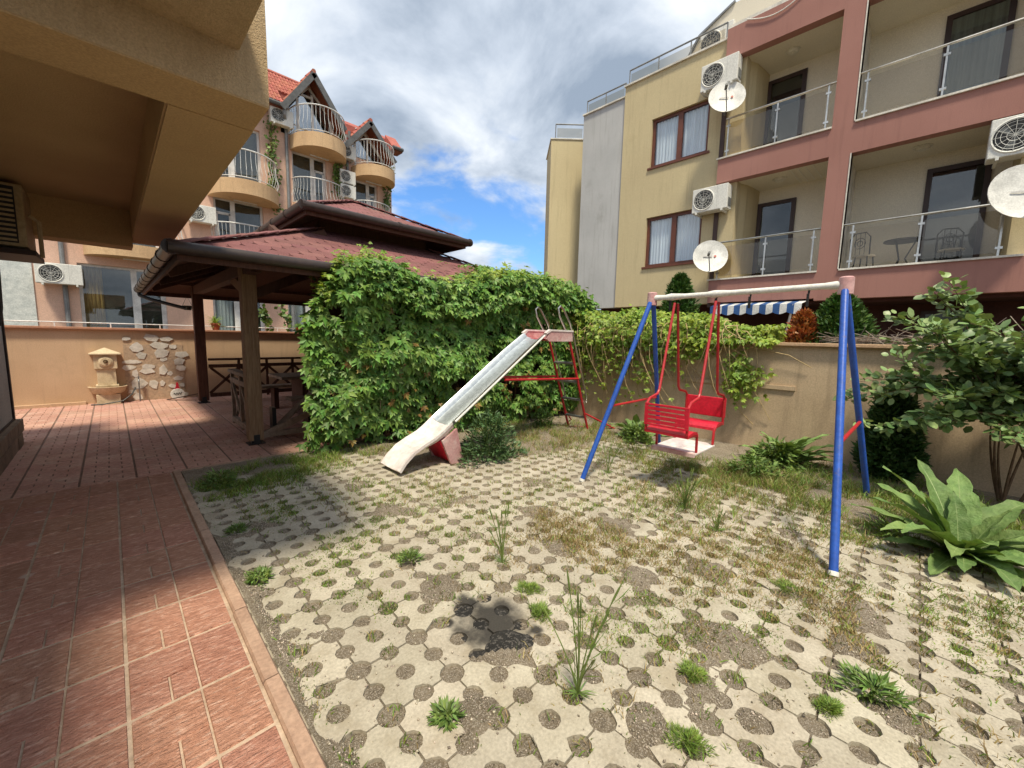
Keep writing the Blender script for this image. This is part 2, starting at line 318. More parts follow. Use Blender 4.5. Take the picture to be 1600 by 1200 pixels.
def wall_cells(mb, us, zs, holes, fn):
    """cells of a wall in (u,z), leaving out the holes; fn(u0,u1,z0,z1) adds the box"""
    U = sorted(set(us+[h[0] for h in holes]+[h[1] for h in holes])); Z = sorted(set(zs+[h[2] for h in holes]+[h[3] for h in holes]))
    for i in range(len(U)-1):
        k = 0
        while k < len(Z)-1:
            c = ((U[i]+U[i+1])/2, (Z[k]+Z[k+1])/2)
            if any(h[0] < c[0] < h[1] and h[2] < c[1] < h[3] for h in holes): k += 1; continue
            j = k
            while j+1 < len(Z)-1 and not any(h[0] < c[0] < h[1] and h[2] < (Z[j+1]+Z[j+2])/2 < h[3] for h in holes): j += 1
            fn(U[i], U[i+1], Z[k], Z[j+1]); k = j+1

# ---- leaves (numpy): each leaf is its own little folded blade
def nrm(a): return a/np.maximum(np.linalg.norm(a, axis=1, keepdims=True), 1e-9)
def leaf_arrays(P, D, N, L, W, fold=.18, droop=.15, wide=.45):
    P = np.asarray(P, float); n = len(P); D = nrm(np.asarray(D, float)); N = np.asarray(N, float); Sd = nrm(np.cross(D, N)); N = np.cross(Sd, D)
    L = np.broadcast_to(np.asarray(L, float), (n,))[:, None]; W = np.broadcast_to(np.asarray(W, float), (n,))[:, None]
    mid = P+D*L*wide*1.05-N*W*fold; le = P+D*L*wide+Sd*W/2; ri = P+D*L*wide-Sd*W/2; tip = P+D*L-N*L*droop
    V = np.stack([P, ri, tip, le, mid], 1).reshape(-1, 3); b = (np.arange(n)*5)[:, None]
    F = np.concatenate([b+[0,1,4], b+[1,2,4], b+[2,3,4], b+[3,0,4]], 1).reshape(-1, 3)
    return V, F
def round_leaf_arrays(P, D, N, L, W, fold=.12, droop=.12):
    P = np.asarray(P, float); n = len(P); D = nrm(np.asarray(D, float)); N = np.asarray(N, float); Sd = nrm(np.cross(D, N)); N = np.cross(Sd, D)
    L = np.broadcast_to(np.asarray(L, float), (n,))[:, None]; W = np.broadcast_to(np.asarray(W, float), (n,))[:, None]
    mid = P+D*L*.5-N*W*fold; q = lambda t, s: P+D*L*t+Sd*W*s-N*L*droop*t*t
    V = np.stack([P, q(.22,-.40), q(.62,-.47), q(.86,-.24), q(1.,0), q(.86,.24), q(.62,.47), q(.22,.40), mid], 1).reshape(-1, 3); b = (np.arange(n)*9)[:, None]
    F = np.concatenate([b+[k, (k+1) % 8, 8] for k in range(8)], 1).reshape(-1, 3); return V, F
def blade_arrays(P, D, L, W):
    P = np.asarray(P, float); n = len(P); D = nrm(np.asarray(D, float)); Sd = nrm(np.cross(D, rng.normal(size=(n,3))))
    L = np.broadcast_to(np.asarray(L, float), (n,))[:, None]; W = np.broadcast_to(np.asarray(W, float), (n,))[:, None]
    out = nrm(D*[1,1,0]+1e-6)
    m = P+D*L*.6; t = m+nrm(D+out*.55-np.array([0,0,.25]))*L*.4
    V = np.stack([P-Sd*W/2, P+Sd*W/2, m+Sd*W*.35, m-Sd*W*.35, t], 1).reshape(-1, 3); b = (np.arange(n)*5)[:, None]
    F = np.concatenate([b+[0,1,2], b+[0,2,3], b+[3,2,4]], 1).reshape(-1, 3); return V, F
def tri_mesh(name, parts, m, parent=None):
    Vs = []; Fs = []; o = 0
    for V, F in parts: Vs.append(V); Fs.append(F+o); o += len(V)
    V = np.concatenate(Vs); F = np.concatenate(Fs)
    if parent: V = V-np.array(ORG[parent.name])
    me = bpy.data.meshes.new(name); me.vertices.add(len(V)); me.vertices.foreach_set('co', V.ravel().astype(np.float32))
    me.loops.add(F.size); me.loops.foreach_set('vertex_index', F.ravel().astype(np.int32))
    me.polygons.add(len(F)); me.polygons.foreach_set('loop_start', np.arange(0, F.size, 3, dtype=np.int32)); me.update(calc_edges=True); me.validate()
    me.materials.append(m); ob = bpy.data.objects.new(name, me); COL.objects.link(ob)
    if parent: ob.parent = parent; ORG[ob.name] = ORG[parent.name]
    return ob
def rdir(n, up=0., out=None, spread=1.):
    d = rng.normal(size=(n,3))*spread; d[:,2] += up
    if out is not None: d += out
    return nrm(d)
def fnoise(x, y, s, seed=0.): return mnoise.noise(Vector((x*s+seed*7.13, y*s-seed*3.7, seed)))
def sstep(a, b, x):
    t = min(1, max(0, (x-a)/(b-a))); return t*t*(3-2*t)

# ================================================================ THE SETTING
from mathutils.geometry import tessellate_polygon
g = MB().box(-150, 150, -150, 250, -.5, -.14).build('ground', M_base); struct(g)
yard = MB().add([(6.56,-25,1.33),(60,-25,1.33),(60,70,1.20),(-40,70,1.20),(-40,11.66,1.22),(6.56,11.66,1.30)], [(0,1,2,5),(5,2,3,4)]).build('neighbour_ground', M_yard); struct(yard)

# ---- soil bed of the play yard: a height field that fills the holes and swallows some of the blocks
PIT = .2966; PX0 = .695; PY0 = 1.334
ASH = G(768, 972)
patches = [(690,920,.19),(752,1112,.13),(800,1010,.17),(1150,1005,.18),(880,855,.20),(1335,1010,.15),(1000,900,.16),(1110,895,.22),(960,820,.25),(1010,1130,.13),(840,800,.2),(640,800,.12),(1400,1120,.12),(1250,930,.12),(1180,1130,.09)]
PATCH = [(G(a,b).x, G(a,b).y, r*.74) for a, b, r in patches]
def soil_h(x, y):
    n1 = fnoise(x, y, 2.1, 1); n2 = fnoise(x, y, 7, 2); n3 = fnoise(x, y, 22, 3); n4 = fnoise(x, y, 47, 4)
    cov = 0.
    for (a, b, r) in PATCH:
        d = math.hypot(x-a, y-b)/r
        if d < 1.6: cov = max(cov, 1.25-d+.35*n2)
    cov = max(cov, (.54-x)/.10+.5*n2+.6*n1 if y < 3.4 else (.47-x)/.1+.5*n2)          # strip along the kerb
    cov = max(cov, (x-4.75-.35*(y-1.2))/.5+.9*n1+.5*n2)                                # bed along the garden wall
    cov = max(cov, (y-4.75)/.25+.9*n1+.5*n2)                                           # foot of the creeper
    if x > 2.3: cov = max(cov, (y-3.55+.3*(x-3))/.35+.8*n1+.4*n2)                      # under the slide
    cov = max(cov, -0.80+1.75*max(0, n1+.10)+.45*n2)
    return -.017+.029*sstep(-.15, .75, cov)+.006*n2+.0065*n3+.004*n4+.009*n1
x0, x1, y0, y1, st = .44, 6.42, -3.2, 5.37, .021
nx, ny = int((x1-x0)/st), int((y1-y0)/st); xs = [x0+i*(x1-x0)/nx for i in range(nx+1)]; ys = [y0+j*(y1-y0)/ny for j in range(ny+1)]
soil = MB(); soil.v = [(x, y, soil_h(x, y)) for y in ys for x in xs]
soil.f = [(j*(nx+1)+i, j*(nx+1)+i+1, (j+1)*(nx+1)+i+1, (j+1)*(nx+1)+i) for j in range(ny) for i in range(nx)]
soil = soil.build('garden_soil', M_soil, smooth=True); struct(soil); soil.data.materials.append(M_ash)
def ash_d(x, y): return math.hypot((x-ASH.x)*1.1, (y-ASH.y))+.10*fnoise(x, y, 6, 5)+.05*fnoise(x, y, 18, 6)
for p in soil.data.polygons:
    c = p.center
    if ash_d(c.x, c.y) < .23 or math.hypot(c.x-G(735,945).x, c.y-G(735,945).y) < .07: p.material_index = 1
# ash stain on the concrete itself
def add_stain(m, centres, col=(.022, .02, .019, 1), amt=.93):
    nt = m.node_tree; N = nt.nodes; L = nt.links; b = N['Principled BSDF']; src = b.inputs['Base Color'].links[0].from_socket
    geo = N.new('ShaderNodeNewGeometry'); nz = N.new('ShaderNodeTexNoise'); nz.inputs['Scale'].default_value = 9; nz.inputs['Detail'].default_value = 6; L.new(geo.outputs['Position'], nz.inputs['Vector'])
    for (c, r) in centres:
        d = N.new('ShaderNodeVectorMath'); d.operation = 'DISTANCE'; L.new(geo.outputs['Position'], d.inputs[0]); d.inputs[1].default_value = (c.x, c.y, 0)
        a = N.new('ShaderNodeMath'); a.operation = 'MULTIPLY_ADD'; L.new(nz.outputs['Fac'], a.inputs[0]); a.inputs[1].default_value = r*1.6; L.new(d.outputs['Value'], a.inputs[2])
        q = N.new('ShaderNodeMapRange'); q.interpolation_type = 'SMOOTHSTEP'; L.new(a.outputs[0], q.inputs[0]); q.inputs[1].default_value = r*1.25; q.inputs[2].default_value = r*2.1; q.inputs[3].default_value = amt; q.inputs[4].default_value = 0
        mx = N.new('ShaderNodeMix'); mx.data_type = 'RGBA'; L.new(q.outputs[0], mx.inputs['Factor']); L.new(src, mx.inputs['A']); mx.inputs['B'].default_value = col; src = mx.outputs['Result']
    L.new(src, b.inputs['Base Color'])
add_stain(M_conc, [(ASH, .19), (G(728,942), .075), (G(700,972), .035), (G(838,985), .04)])

add_stain(M_tile, [(G(60,800), .026), (G(52,850), .03), (G(42,900), .03)], (.72,.62,.56,1), .6)
# ---- grass paving blocks: one hole in the middle, half holes on the sides, quarter holes on the corners
def block_mesh(seed):
    rr = random.Random(seed); h = PIT/2; s = h-.0048; rc, re, rm = .056, .045, .045; out = []
    for k in range(4):
        a = k*math.pi/2; c, sn = math.cos(a), math.sin(a); pts = [(-h+rc, -s)]
        pts += [(re*math.cos(t), max(-s, -h+re*math.sin(t))) for t in [math.pi*(1-i/5) for i in range(6)]]
        pts += [(h-rc, -s)]+[(h+rc*math.cos(t), -h+rc*math.sin(t)) for t in (math.pi*.83, math.pi*.67)]
        if rr.random() < .3: pts[rr.randrange(1, 7)] = (pts[3][0]+rr.uniform(-.01,.01), pts[3][1]+.012)
        out += [((x+rr.uniform(-.0022,.0022))*c-(y+rr.uniform(-.0022,.0022))*sn, (x)*sn+(y)*c) for x, y in pts]
    hole = [(rm*math.cos(t)*rr.uniform(.94,1.05), rm*math.sin(t)*rr.uniform(.94,1.05)) for t in [2*math.pi*i/12 for i in range(12)]]
    mb = MB(); no, nh = len(out), len(hole)
    tris = tessellate_polygon([[Vector((x, y, 0)) for x, y in out], [Vector((x, y, 0)) for x, y in hole]])
    top = [(x, y, 0) for x, y in out+hole]; bot = [(x*1.0, y*1.0, -.05) for x, y in out+hole]
    fs = []
    for t in tris:
        a, b, c = [Vector(top[i]) for i in t]
        fs.append(tuple(t) if (b-a).cross(c-a).z > 0 else tuple(t)[::-1])
    n = no+nh
    fs += [(i, i+n, (i+1)%no+n, (i+1)%no) for i in range(no)]
    fs += [(no+i, no+(i+1)%nh, no+(i+1)%nh+n, no+i+n) for i in range(nh)]
    mb.add(top+bot, fs); return mesh_of(mb, 'paving_block', M_conc)
BLK = [block_mesh(s) for s in range(9)]
def to_px(p):
    d = Vector(p)-CAM; w = d.dot(fwd)
    return (800+FPX*d.dot(cr)/w, 600-FPX*d.dot(cu)/w, w) if w > .05 else (9e9, 9e9, w)
cells = []
for i in range(-1, 16):
    for j in range(-9, 14):
        x, y = PX0+(i+.5)*PIT, PY0+(j+.5)*PIT
        if y > 5.25 or x > 5.3: continue
        a, b, w = to_px((x, y, 0))
        if w < .3 or not (-60 < a < 1700 and b < 1290): continue
        if x > 4.75+.35*(y-1.2)+.45: continue
        cells.append((w, x, y))
cells.sort()
far_blocks = MB()
for n, (w, x, y) in enumerate(cells):
    me = BLK[random.randrange(9)]; z = .003*fnoise(x, y, 3, 9)+random.uniform(-.002, .002); rz = random.randrange(4)*math.pi/2
    if n < 298: child(me, 'paving_block', soil, (x, y, z), (random.uniform(-.006,.006), random.uniform(-.006,.006), rz))
    else:
        o_ = len(far_blocks.v); far_blocks.v += [(v.co.x+x, v.co.y+y, v.co.z+z) for v in me.vertices]; far_blocks.f += [tuple(q+o_ for q in p.vertices) for p in me.polygons]
if far_blocks.v: stuff(far_blocks.build('paving_block_field', M_conc, soil))

# ---- loose gravel: pebbles lying in the holes and round the bare patches
def pebbles():
    oc = np.array([(1,0,0),(-1,0,0),(0,1,0),(0,-1,0),(0,0,1),(0,0,-1)], float); of = np.array([(0,2,4),(2,1,4),(1,3,4),(3,0,4),(2,0,5),(1,2,5),(3,1,5),(0,3,5)])
    V, F = [], []
    rg = random.Random(3); k = 0
    while k < 15000:
        x = .47+3.6*rg.random()**1.4; y = -.5+5.2*rg.random()**1.3
        h = soil_h(x, y)
        if ash_d(x, y) < .25 and rg.random() > .06: continue
        if h < -.004 and rg.random() > .22: continue
        if h < -.004 and min(abs(((x-PX0)/PIT+ox) % 1-.5)+abs(((y-PY0)/PIT+oy) % 1-.5) for ox, oy in ((0,0),(.5,.5),(.5,0),(0,.5))) > .2 and rg.random() > .25: continue
        if h < -.004 and min(math.hypot(((x-PX0)/PIT+ox) % 1-.5, ((y-PY0)/PIT+oy) % 1-.5) for ox, oy in ((0,0),(.5,.5),(.5,0),(0,.5))) > .14: z = .001
        else: z = max(h, -.02)
        r_ = rg.choice((.0022,.003,.0035,.0045,.0065)); q = oc*np.array([r_*rg.uniform(.7,1.3), r_*rg.uniform(.7,1.3), r_*rg.uniform(.5,.9)]); a = rg.random()*6.28; c_, s_ = math.cos(a), math.sin(a)
        V.append(q @ np.array([[c_,s_,0],[-s_,c_,0],[0,0,1]])+[x, y, z+r_*.3]); F.append(of+6*k); k += 1
    return np.concatenate(V), np.concatenate(F)
pb = tri_mesh('gravel', [pebbles()], mat('pebble', (.46,.40,.33), .9, (.27,.225,.17), scale=40, bump=0, island=.5)); stuff(pb); pb['label'] = 'loose fine gravel on the paving blocks and bare soil'; pb['category'] = 'gravel'

# ---- red path and terrace
def frustum(mb, x0, x1, y0, y1, z0, z1, ins):
    mb.add([(x0,y0,z0),(x1,y0,z0),(x1,y1,z0),(x0,y1,z0),(x0+ins,y0+ins,z1),(x1-ins,y0+ins,z1),(x1-ins,y1-ins,z1),(x0+ins,y1-ins,z1)],
           [(4,5,6,7),(0,1,5,4),(1,2,6,5),(2,3,7,6),(3,0,4,7)])
path = MB().box(-1.4, .372, -3, 5.50, -.14, -.007).build('path', M_grout); struct(path)
def path_tile(w, d, flip):
    mb = MB(); g = .005
    for (a, b, c, e) in ((.222,w,0,d), (0,.13,0,.165), (.13,.222,0,.165), (0,.222,.165,d)):
        ga = .0048 if a == 0 else .0019; gb = .0048 if b == w else .0019; gc = .009 if c == 0 else .0016; ge = .009 if e == d else .0016
        frustum(mb, a+ga, b-gb, c+gc, e-ge, -.012, 0, .004)
    return mesh_of(mb, 'paving_tile', M_tile)
TW, TD = .406, .386; pt = path_tile(TW, TD, 0)
for i in range(-3, 0):
    for j in range(12):
        x, y = .361+i*TW, .84+j*TD
        if to_px((x+TW, y+TD, 0))[1] > 1330: continue
        child(pt, 'paving_tile', path, (x, y, random.uniform(-.0015,.0015)))
terr = MB().add([(-6,5.50,-.008),(.372,5.50,-.008),(.372,5.42,-.008),(6.4,5.42,-.008),(6.4,11.5,-.008),(-6,11.5,-.008)], [(0,1,2,3,4,5)]).build('terrace', M_grout2); struct(terr)
def brick_tile():
    mb = MB(); w = .405; g = .003
    for r_ in range(4):
        off = 0 if r_ % 2 == 0 else .1; y = r_*.10125
        for (a, b) in (((0,.2025),(.2025,.405)) if r_ % 2 == 0 else ((0,.101),(.101,.304),(.304,.405))):
            frustum(mb, a+g+(.004 if a == 0 else 0), b-g-(.004 if b == .405 else 0), y+g, y+.10125-g, -.012, 0, .004)
    return mesh_of(mb, 'terrace_tile', M_tile2)
bt = brick_tile()
for i in range(-7, 17):
    for j in range(15):
        x, y = -.711+i*.405+(.0 if i else 0), 5.445+j*.405
        if x > 6.0 or y+.405 > 11.52: continue
        if x < .36 and y < 5.49: pass
        a, b, w = to_px((x+.2, y+.2, 0))
        if not (-50 < a < 1650): continue
        if x < -1.2 and y < 8.0: continue
        child(bt, 'terrace_tile', terr, (x, y, random.uniform(-.0015,.0015)))
kerb = MB().box(.376, .442, -2.5, 5.36, -.14, -.012); kerb.box(.376, 6.38, 5.36, 5.425, -.14, -.012); kerb = kerb.build('kerb', M_base); struct(kerb)
def kerb_mesh(l, ax):
    mb = MB(); w = .066; p = [(0,-.13),(w,-.13),(w,.006),(w-.008,.018),(.008,.018),(0,.006)]
    if ax == 'y': mb.prism(p, .003, l-.003, 'y')
    else: mb.prism(p, .003, l-.003, 'x')
    return mesh_of(mb, 'kerb_stone', M_kerb)
ky, kx = kerb_mesh(.60, 'y'), kerb_mesh(.60, 'x'); y = 5.44-.6-.005
while y > -.6:
    child(ky, 'kerb_stone', kerb, (.370+random.uniform(-.003,.003), y, random.uniform(-.002,.002)), (0,0,random.uniform(-.004,.004))); y -= .6
x = .452
while x < 6.2: child(kx, 'kerb_stone', kerb, (x, 5.356, random.uniform(-.002,.002))); x += .6

# ================================================================ HOUSE ON THE LEFT (overhang above the path)
B = thing('apartment_building', 'ochre stucco building overhanging the red path with dark soffit', 'building', (-.95, 4, 0))
MB().box(-8, -.95, -6, 8.06, 0, 2.9).build('wall', M_lwall, B)
MB().box(-.965, -.932, 8.02, 8.085, .3, 2.6).box(-.95,-.935,-6,8.02,.30,.33).build('corner_trim', M_trim, B)
pl = MB().box(-1.0, -.905, -6, 8.12, -.02, .31).build('plinth', M_plinth, B)
pm = [mesh_of(MB().box(0, .03, 0, .42, 0, .15), 'cladding_stone', M_plinth), mesh_of(MB().box(0, .03, 0, .34, 0, .15), 'cladding_stone', M_plinth)]
for r_ in range(2):
    y = 8.13-(.0 if r_ else .17)
    k = 0
    while y > 4.5:
        w = .42 if (k+r_) % 2 else .34; y -= w+.006; child(pm[(k+r_+1) % 2], 'cladding_stone', pl, (-.907+random.uniform(-.004,.004), y, .0+r_*.157)); k += 1
# overhang: edge beams, sunk ceiling, front face, upper slab
MB().box(-8, .63, 2.37, 2.69, 2.6, 3.12).build('front_beam', M_overh, B)
MB().box(.27, .632, 2.69, 7.2, 2.598, 3.122).build('side_beam', M_overh, B)
MB().box(-8, .27, 6.88, 7.205, 2.50, 3.118).build('rear_beam', M_overh, B)
MB().box(-8, .27, 2.69, 6.88, 2.92, 3.10).build('ceiling', M_overf, B)
MB().box(-8, .515, 1.88, 2.37, 2.805, 3.025).build('upper_slab', M_overh, B)  # unseen depth of the slab cut short so sun reaches the near path
# thin painted skins under the beams
MB().box(-8, .628, 2.372, 2.688, 2.592, 2.6).box(.272, .63, 2.69, 7.198, 2.588, 2.598).box(-8, .268, 6.882, 7.2, 2.492, 2.5).build('soffit_paint', M_overf, B)
MB().box(-8, .267, 6.872, 6.88, 2.50, 2.92).box(.262, .27, 2.69, 6.872, 2.598, 2.92).build('inner_beam_paint', M_overf, B)
MB().tube([(-.92,7.6,2.6),(-.92,7.62,2.1),(-.93,7.7,1.72),(-.94,7.72,1.5)], [.06,.06,.05,.03]).build('cable_duct', M_black, B)

# ---- air conditioner, local frame: front faces -Y, width along X, base at z 0
def aircon(loc, rz, label, w=.82, h=.56, d=.30, group=None, bracket=True):
    t = thing('air_conditioner', label, 'air conditioner', loc, rz, group)
    MB().box(-w/2, w/2, 0, d, 0, h).build('body', M_acw, t, local=True, bevel=.015)
    cx, r = -w*.17, h*.40
    MB().lathe([(0,-.004),(r,-.004),(r,.0)], (cx,0,h*.5), 24, 'y').build('fan_recess', M_acd, t, local=True)
    fan = MB()
    for k in range(3):
        a = k*2.094+.4; p = [(cx+r*.12*math.cos(a), h*.5+r*.12*math.sin(a)), (cx+r*.8*math.cos(a-.35), h*.5+r*.8*math.sin(a-.35)), (cx+r*.86*math.cos(a+.15), h*.5+r*.86*math.sin(a+.15)), (cx+r*.2*math.cos(a+.7), h*.5+r*.2*math.sin(a+.7))]
        fan.prism(p, -.0075, -.0055, 'y')
    fan.lathe([(0,-.012),(r*.17,-.012),(r*.17,-.005)], (cx,0,h*.5), 12, 'y').build('fan', M_acg, t, local=True)
    gr = MB(); gr.lathe([(r*.97,-.01),(r*1.05,-.02),(r*1.12,0)], (cx,0,h*.5), 24, 'y')
    for q in (.35, .62, .84): gr.lathe([(r*q,-.018),(r*q+.006,-.020),(r*q+.006,-.016)], (cx,0,h*.5), 20, 'y')
    for k in range(6):
        a = k*math.pi/6; gr.bar((cx-r*math.cos(a), -.017, h*.5-r*math.sin(a)), (cx+r*math.cos(a), -.017, h*.5+r*math.sin(a)), .0045)
    gr.build('fan_guard', M_acw, t, local=True)
    MB().box(w*.21, w*.212, -.002, 0, .01, h-.01).box(w/2, w/2+.012, .06, d-.05, h*.12, h*.45).build('panel_seam', M_acg, t, local=True)
    if bracket:
        for s in (-1, 1):
            MB().box(s*w*.36-.02, s*w*.36+.02, -.02, d+.13, -.045, 0).build('bracket', M_acw, t, local=True)
    return t
ac = thing('air_conditioner', 'old beige air conditioner with louvred side under the overhang', 'air conditioner', (-.70, 6.32, 2.28))
M_acb = mat('yellowed_casing', (.45, .36, .22), .6, (.36, .28, .16), scale=5)
MB().box(-.92, -.52, 6.32, 7.0, 2.28, 2.87).build('body', M_acb, ac, bevel=.012)
lo = MB().box(-.915, -.575, 6.312, 6.32, 2.31, 2.84).build('louvre_panel', M_acd, ac)
for k in range(11): MB().box(-.905, -.585, 6.300, 6.312, 2.325+k*.046, 2.345+k*.046).build('louvre', M_acb, lo)
MB().box(-.95, -.47, 6.28, 7.02, 2.20, 2.25).build('tray', M_trim, ac); MB().tube([(-.50,6.40,2.6),(-.44,6.42,2.55),(-.44,6.42,2.2)], .018, 6).build('drain_hose', M_acb, ac)

# ================================================================ BACK WALL WITH FOUNTAIN
W = thing('garden_wall', 'long ochre rendered wall with terracotta cap behind the fountain', 'wall', (2, 11.5, 0))
MB().box(-6, 6.9, 11.5, 11.66, -.1, 1.47).build('wall', M_bwall, W)
cap = MB()
x = -6
MB().box(-6, 6.92, 11.42, 11.70, 1.47, 1.515).build('cap', M_cap, W, bevel=.008)
MB().box(-2.9, -.42, 11.40, 11.5, -.03, .055).build('base_course', M_bwall, W)
patch = MB().box(.17, 1.12, 11.487, 11.5, .0, 1.18).build('bare_patch', mat('old_mortar', (.50, .36, .25), .95, (.42, .31, .22), scale=8, bump=.7, bscale=40), W)
rs = random.Random(5); placed = []
for k in range(400):
    cx, cz = rs.uniform(.22, 1.1), rs.uniform(.05, 1.32)
    if cz > 1.0 and rs.random() < .6: continue
    r1, r2 = rs.uniform(.05, .16), rs.uniform(.045, .12)
    if any(abs(cx-a)/(r1+c)*1.0 < .82 and abs(cz-b)/(r2+d) < .82 for a, b, c, d in placed): continue
    placed.append((cx, cz, r1, r2)); n = rs.randrange(5, 8); a0 = rs.uniform(0, 6)
    poly = [(cx+r1*math.cos(a0+2*math.pi*i/n)*rs.uniform(.7,1.25), cz+r2*math.sin(a0+2*math.pi*i/n)*rs.uniform(.7,1.25)) for i in range(n)]
    if min(q[1] for q in poly) < 0: continue
    MB().prism(poly, 11.486-rs.uniform(.003,.014), 11.4872, 'y').build('stone', M_stonep, patch)
    if len(placed) > 62: break

F = thing('wall_fountain', 'sandstone wall fountain with half round basin and pyramid cap', 'fountain', (-.1, 11.3, 0))
fx = -.10
def boxf(x0, x1, y0, y1, z0, z1, name, bv=.008): return MB().box(x0, x1, y0, y1, z0, z1).build(name, M_fount, F, bevel=bv)
boxf(fx-.17, fx+.17, 11.22, 11.5, -.03, .20, 'pedestal'); 
bas = MB().lathe([(.001,.17),(.16,.175),(.245,.24),(.285,.345),(.27,.35),(.23,.30),(.10,.25),(.001,.24)], (fx, 11.40, 0), 28); bas.build('basin', M_fount, F, smooth=True)
boxf(fx-.165, fx+.165, 11.26, 11.5, .345, .385, 'ledge'); boxf(fx-.135, fx+.135, 11.30, 11.5, .385, .70, 'shaft'); boxf(fx-.165, fx+.165, 11.27, 11.5, .70, .985, 'head_block')
MB().add([(fx-.225,11.22,.985),(fx+.225,11.22,.985),(fx+.225,11.5,.985),(fx-.225,11.5,.985),(fx-.225,11.22,1.005),(fx+.225,11.22,1.005),(fx+.225,11.5,1.005),(fx-.225,11.5,1.005),(fx,11.40,1.12)],
         [(0,3,2,1),(0,1,5,4),(1,2,6,5),(2,3,7,6),(3,0,4,7),(4,5,8),(5,6,8),(6,7,8),(7,4,8)]).build('pyramid_cap', M_fount, F)
md = MB().lathe([(.001,11.232),(.075,11.235),(.085,11.245),(.105,11.25),(.105,11.27)], (fx,0,.845), 24, 'y'); 
md.build('medallion', M_fount, F, smooth=True)
MB().tube([(fx,11.24,.85),(fx,11.19,.85),(fx,11.165,.825)], [.02,.02,.016]).lathe([(.0,11.222),(.035,11.226),(.035,11.236)], (fx,0,.85), 12, 'y').build('spout', mat('old_bronze', (.11,.065,.03), .5, metal=.6), F)
hose = MB().tube([(.30,11.30,.30),(.24,11.2,.18),(.10,11.15,.06),(-.2,11.15,.015),(-.35,11.2,.015)], .012).build('garden_hose', M_black); tag(hose, 'black hose lying at the foot of the stone fountain', 'hose')
tp = thing('garden_tap', 'thin metal standpipe tap right of the stone fountain', 'tap', (.36, 11.38, 0))
MB().tube([(.36,11.38,0),(.36,11.38,.50)], .012).build('standpipe', M_rung, tp); MB().tube([(.36,11.38,.46),(.36,11.30,.46),(.36,11.28,.42)], .011).build('tap_spout', M_rung, tp); MB().tube([(.36,11.38,.27),(.27,11.34,.24),(.26,11.33,.2)], .009).build('side_arm', M_rung, tp); MB().box(.325,.395,11.36,11.4,.50,.515).build('tap_handle', M_rung, tp)
dc = thing('round_ornament', 'white round ornament with red neck leaning at wall foot', 'ornament', (.97, 11.33, 0))
MB().lathe([(.001,-.02),(.125,-.02),(.125,.02),(.001,.02)], (.97,11.36,.10), 26, 'y').build('disc', M_white, dc, bevel=.006)
MB().prism([(.915,.20),(1.025,.20),(.995,.27),(.985,.36),(.955,.36),(.945,.27)], 11.345, 11.375, 'y').build('neck', M_redp, dc)
sc = MB(); pts = []
for k in range(26): t = k/25; pts.append((.90+.14*t, 11.336, .105+.022*math.sin(t*21)+.012*t))
sc.tube(pts, .005, 5).build('lettering', M_black, dc)
rd = MB().bar((.80,11.22,.015),(1.30,10.75,.16), .10, .02).build('board', M_trim); tag(rd, 'dark board leaning on the rear gazebo post', 'board')

# ================================================================ GARDEN WALL ON THE RIGHT
RW = thing('garden_wall', 'tan rendered garden wall behind the swings with a thin cap', 'wall', (6.45, 1, 0))
MB().box(6.40, 6.56, -6, 11.42, -.1, 1.47).build('wall', M_rwall, RW)
MB().box(6.33, 6.60, -6, 5.3, 1.47, 1.515).build('cap', M_cap2, RW, bevel=.008)
MB().box(6.375, 6.40, 1.1, 4.5, .88, .935).build('ledge', M_rwall, RW)

# ================================================================ GAZEBO
GZ = thing('gazebo', 'dark timber gazebo with two tier red brown shingle roof', 'gazebo', (3.5, 8.0, 0))
EX0, EX1, EY0, EY1, EZ = .50, 6.45, 5.05, 10.85, 2.30        # lower eave
TX0, TX1, TY0, TY1, TZ = 2.45, 4.55, 6.95, 9.0, 3.14         # lower roof top
UX0, UX1, UY0, UY1, UZ = 2.07, 4.92, 6.27, 9.65, 3.30        # upper eave
RX0, RX1, RYM, RZ = 3.42, 3.58, 7.95, 4.0                   # upper ridge
def hip(e, t):
    (a0, a1, b0, b1, z0), (c0, c1, d0, d1, z1) = e, t
    A = [(a0,b0,z0),(a1,b0,z0),(a1,b1,z0),(a0,b1,z0)]; T = [(c0,d0,z1),(c1,d0,z1),(c1,d1,z1),(c0,d1,z1)]
    return [(A[i], A[(i+1)%4], T[(i+1)%4], T[i]) for i in range(4)]
low = hip((EX0,EX1,EY0,EY1,EZ), (TX0,TX1,TY0,TY1,TZ)); upp = hip((UX0,UX1,UY0,UY1,UZ), (RX0,RX1,RYM-.02,RYM+.02,RZ))
def roof(sides, name):
    mb = MB()
    for q in sides: mb.slab(q, .035)
    return mb.build(name, M_shinb, GZ)
lr, ur = roof(low, 'lower_roof'), roof(upp, 'upper_roof')
MB().add([(EX0+.05,EY0+.05,EZ-.06),(EX1-.05,EY0+.05,EZ-.06),(EX1-.05,EY1-.05,EZ-.06),(EX0+.05,EY1-.05,EZ-.06),(TX0+.02,TY0+.02,TZ-.06),(TX1-.02,TY0+.02,TZ-.06),(TX1-.02,TY1-.02,TZ-.06),(TX0+.02,TY1-.02,TZ-.06)],
         [(0,4,5,1),(1,5,6,2),(2,6,7,3),(3,7,4,0)]).build('lower_boarding', M_wood, GZ)
MB().add([(UX0+.04,UY0+.04,UZ-.06),(UX1-.04,UY0+.04,UZ-.06),(UX1-.04,UY1-.04,UZ-.06),(UX0+.04,UY1-.04,UZ-.06),(RX0,RYM,RZ-.06),(RX1,RYM,RZ-.06)],
         [(0,4,5,1),(1,5,2),(2,5,4,3),(3,4,0)]).build('upper_boarding', M_wood, GZ)
w_, e_ = .30, .150                                             # shingle tab and its exposure
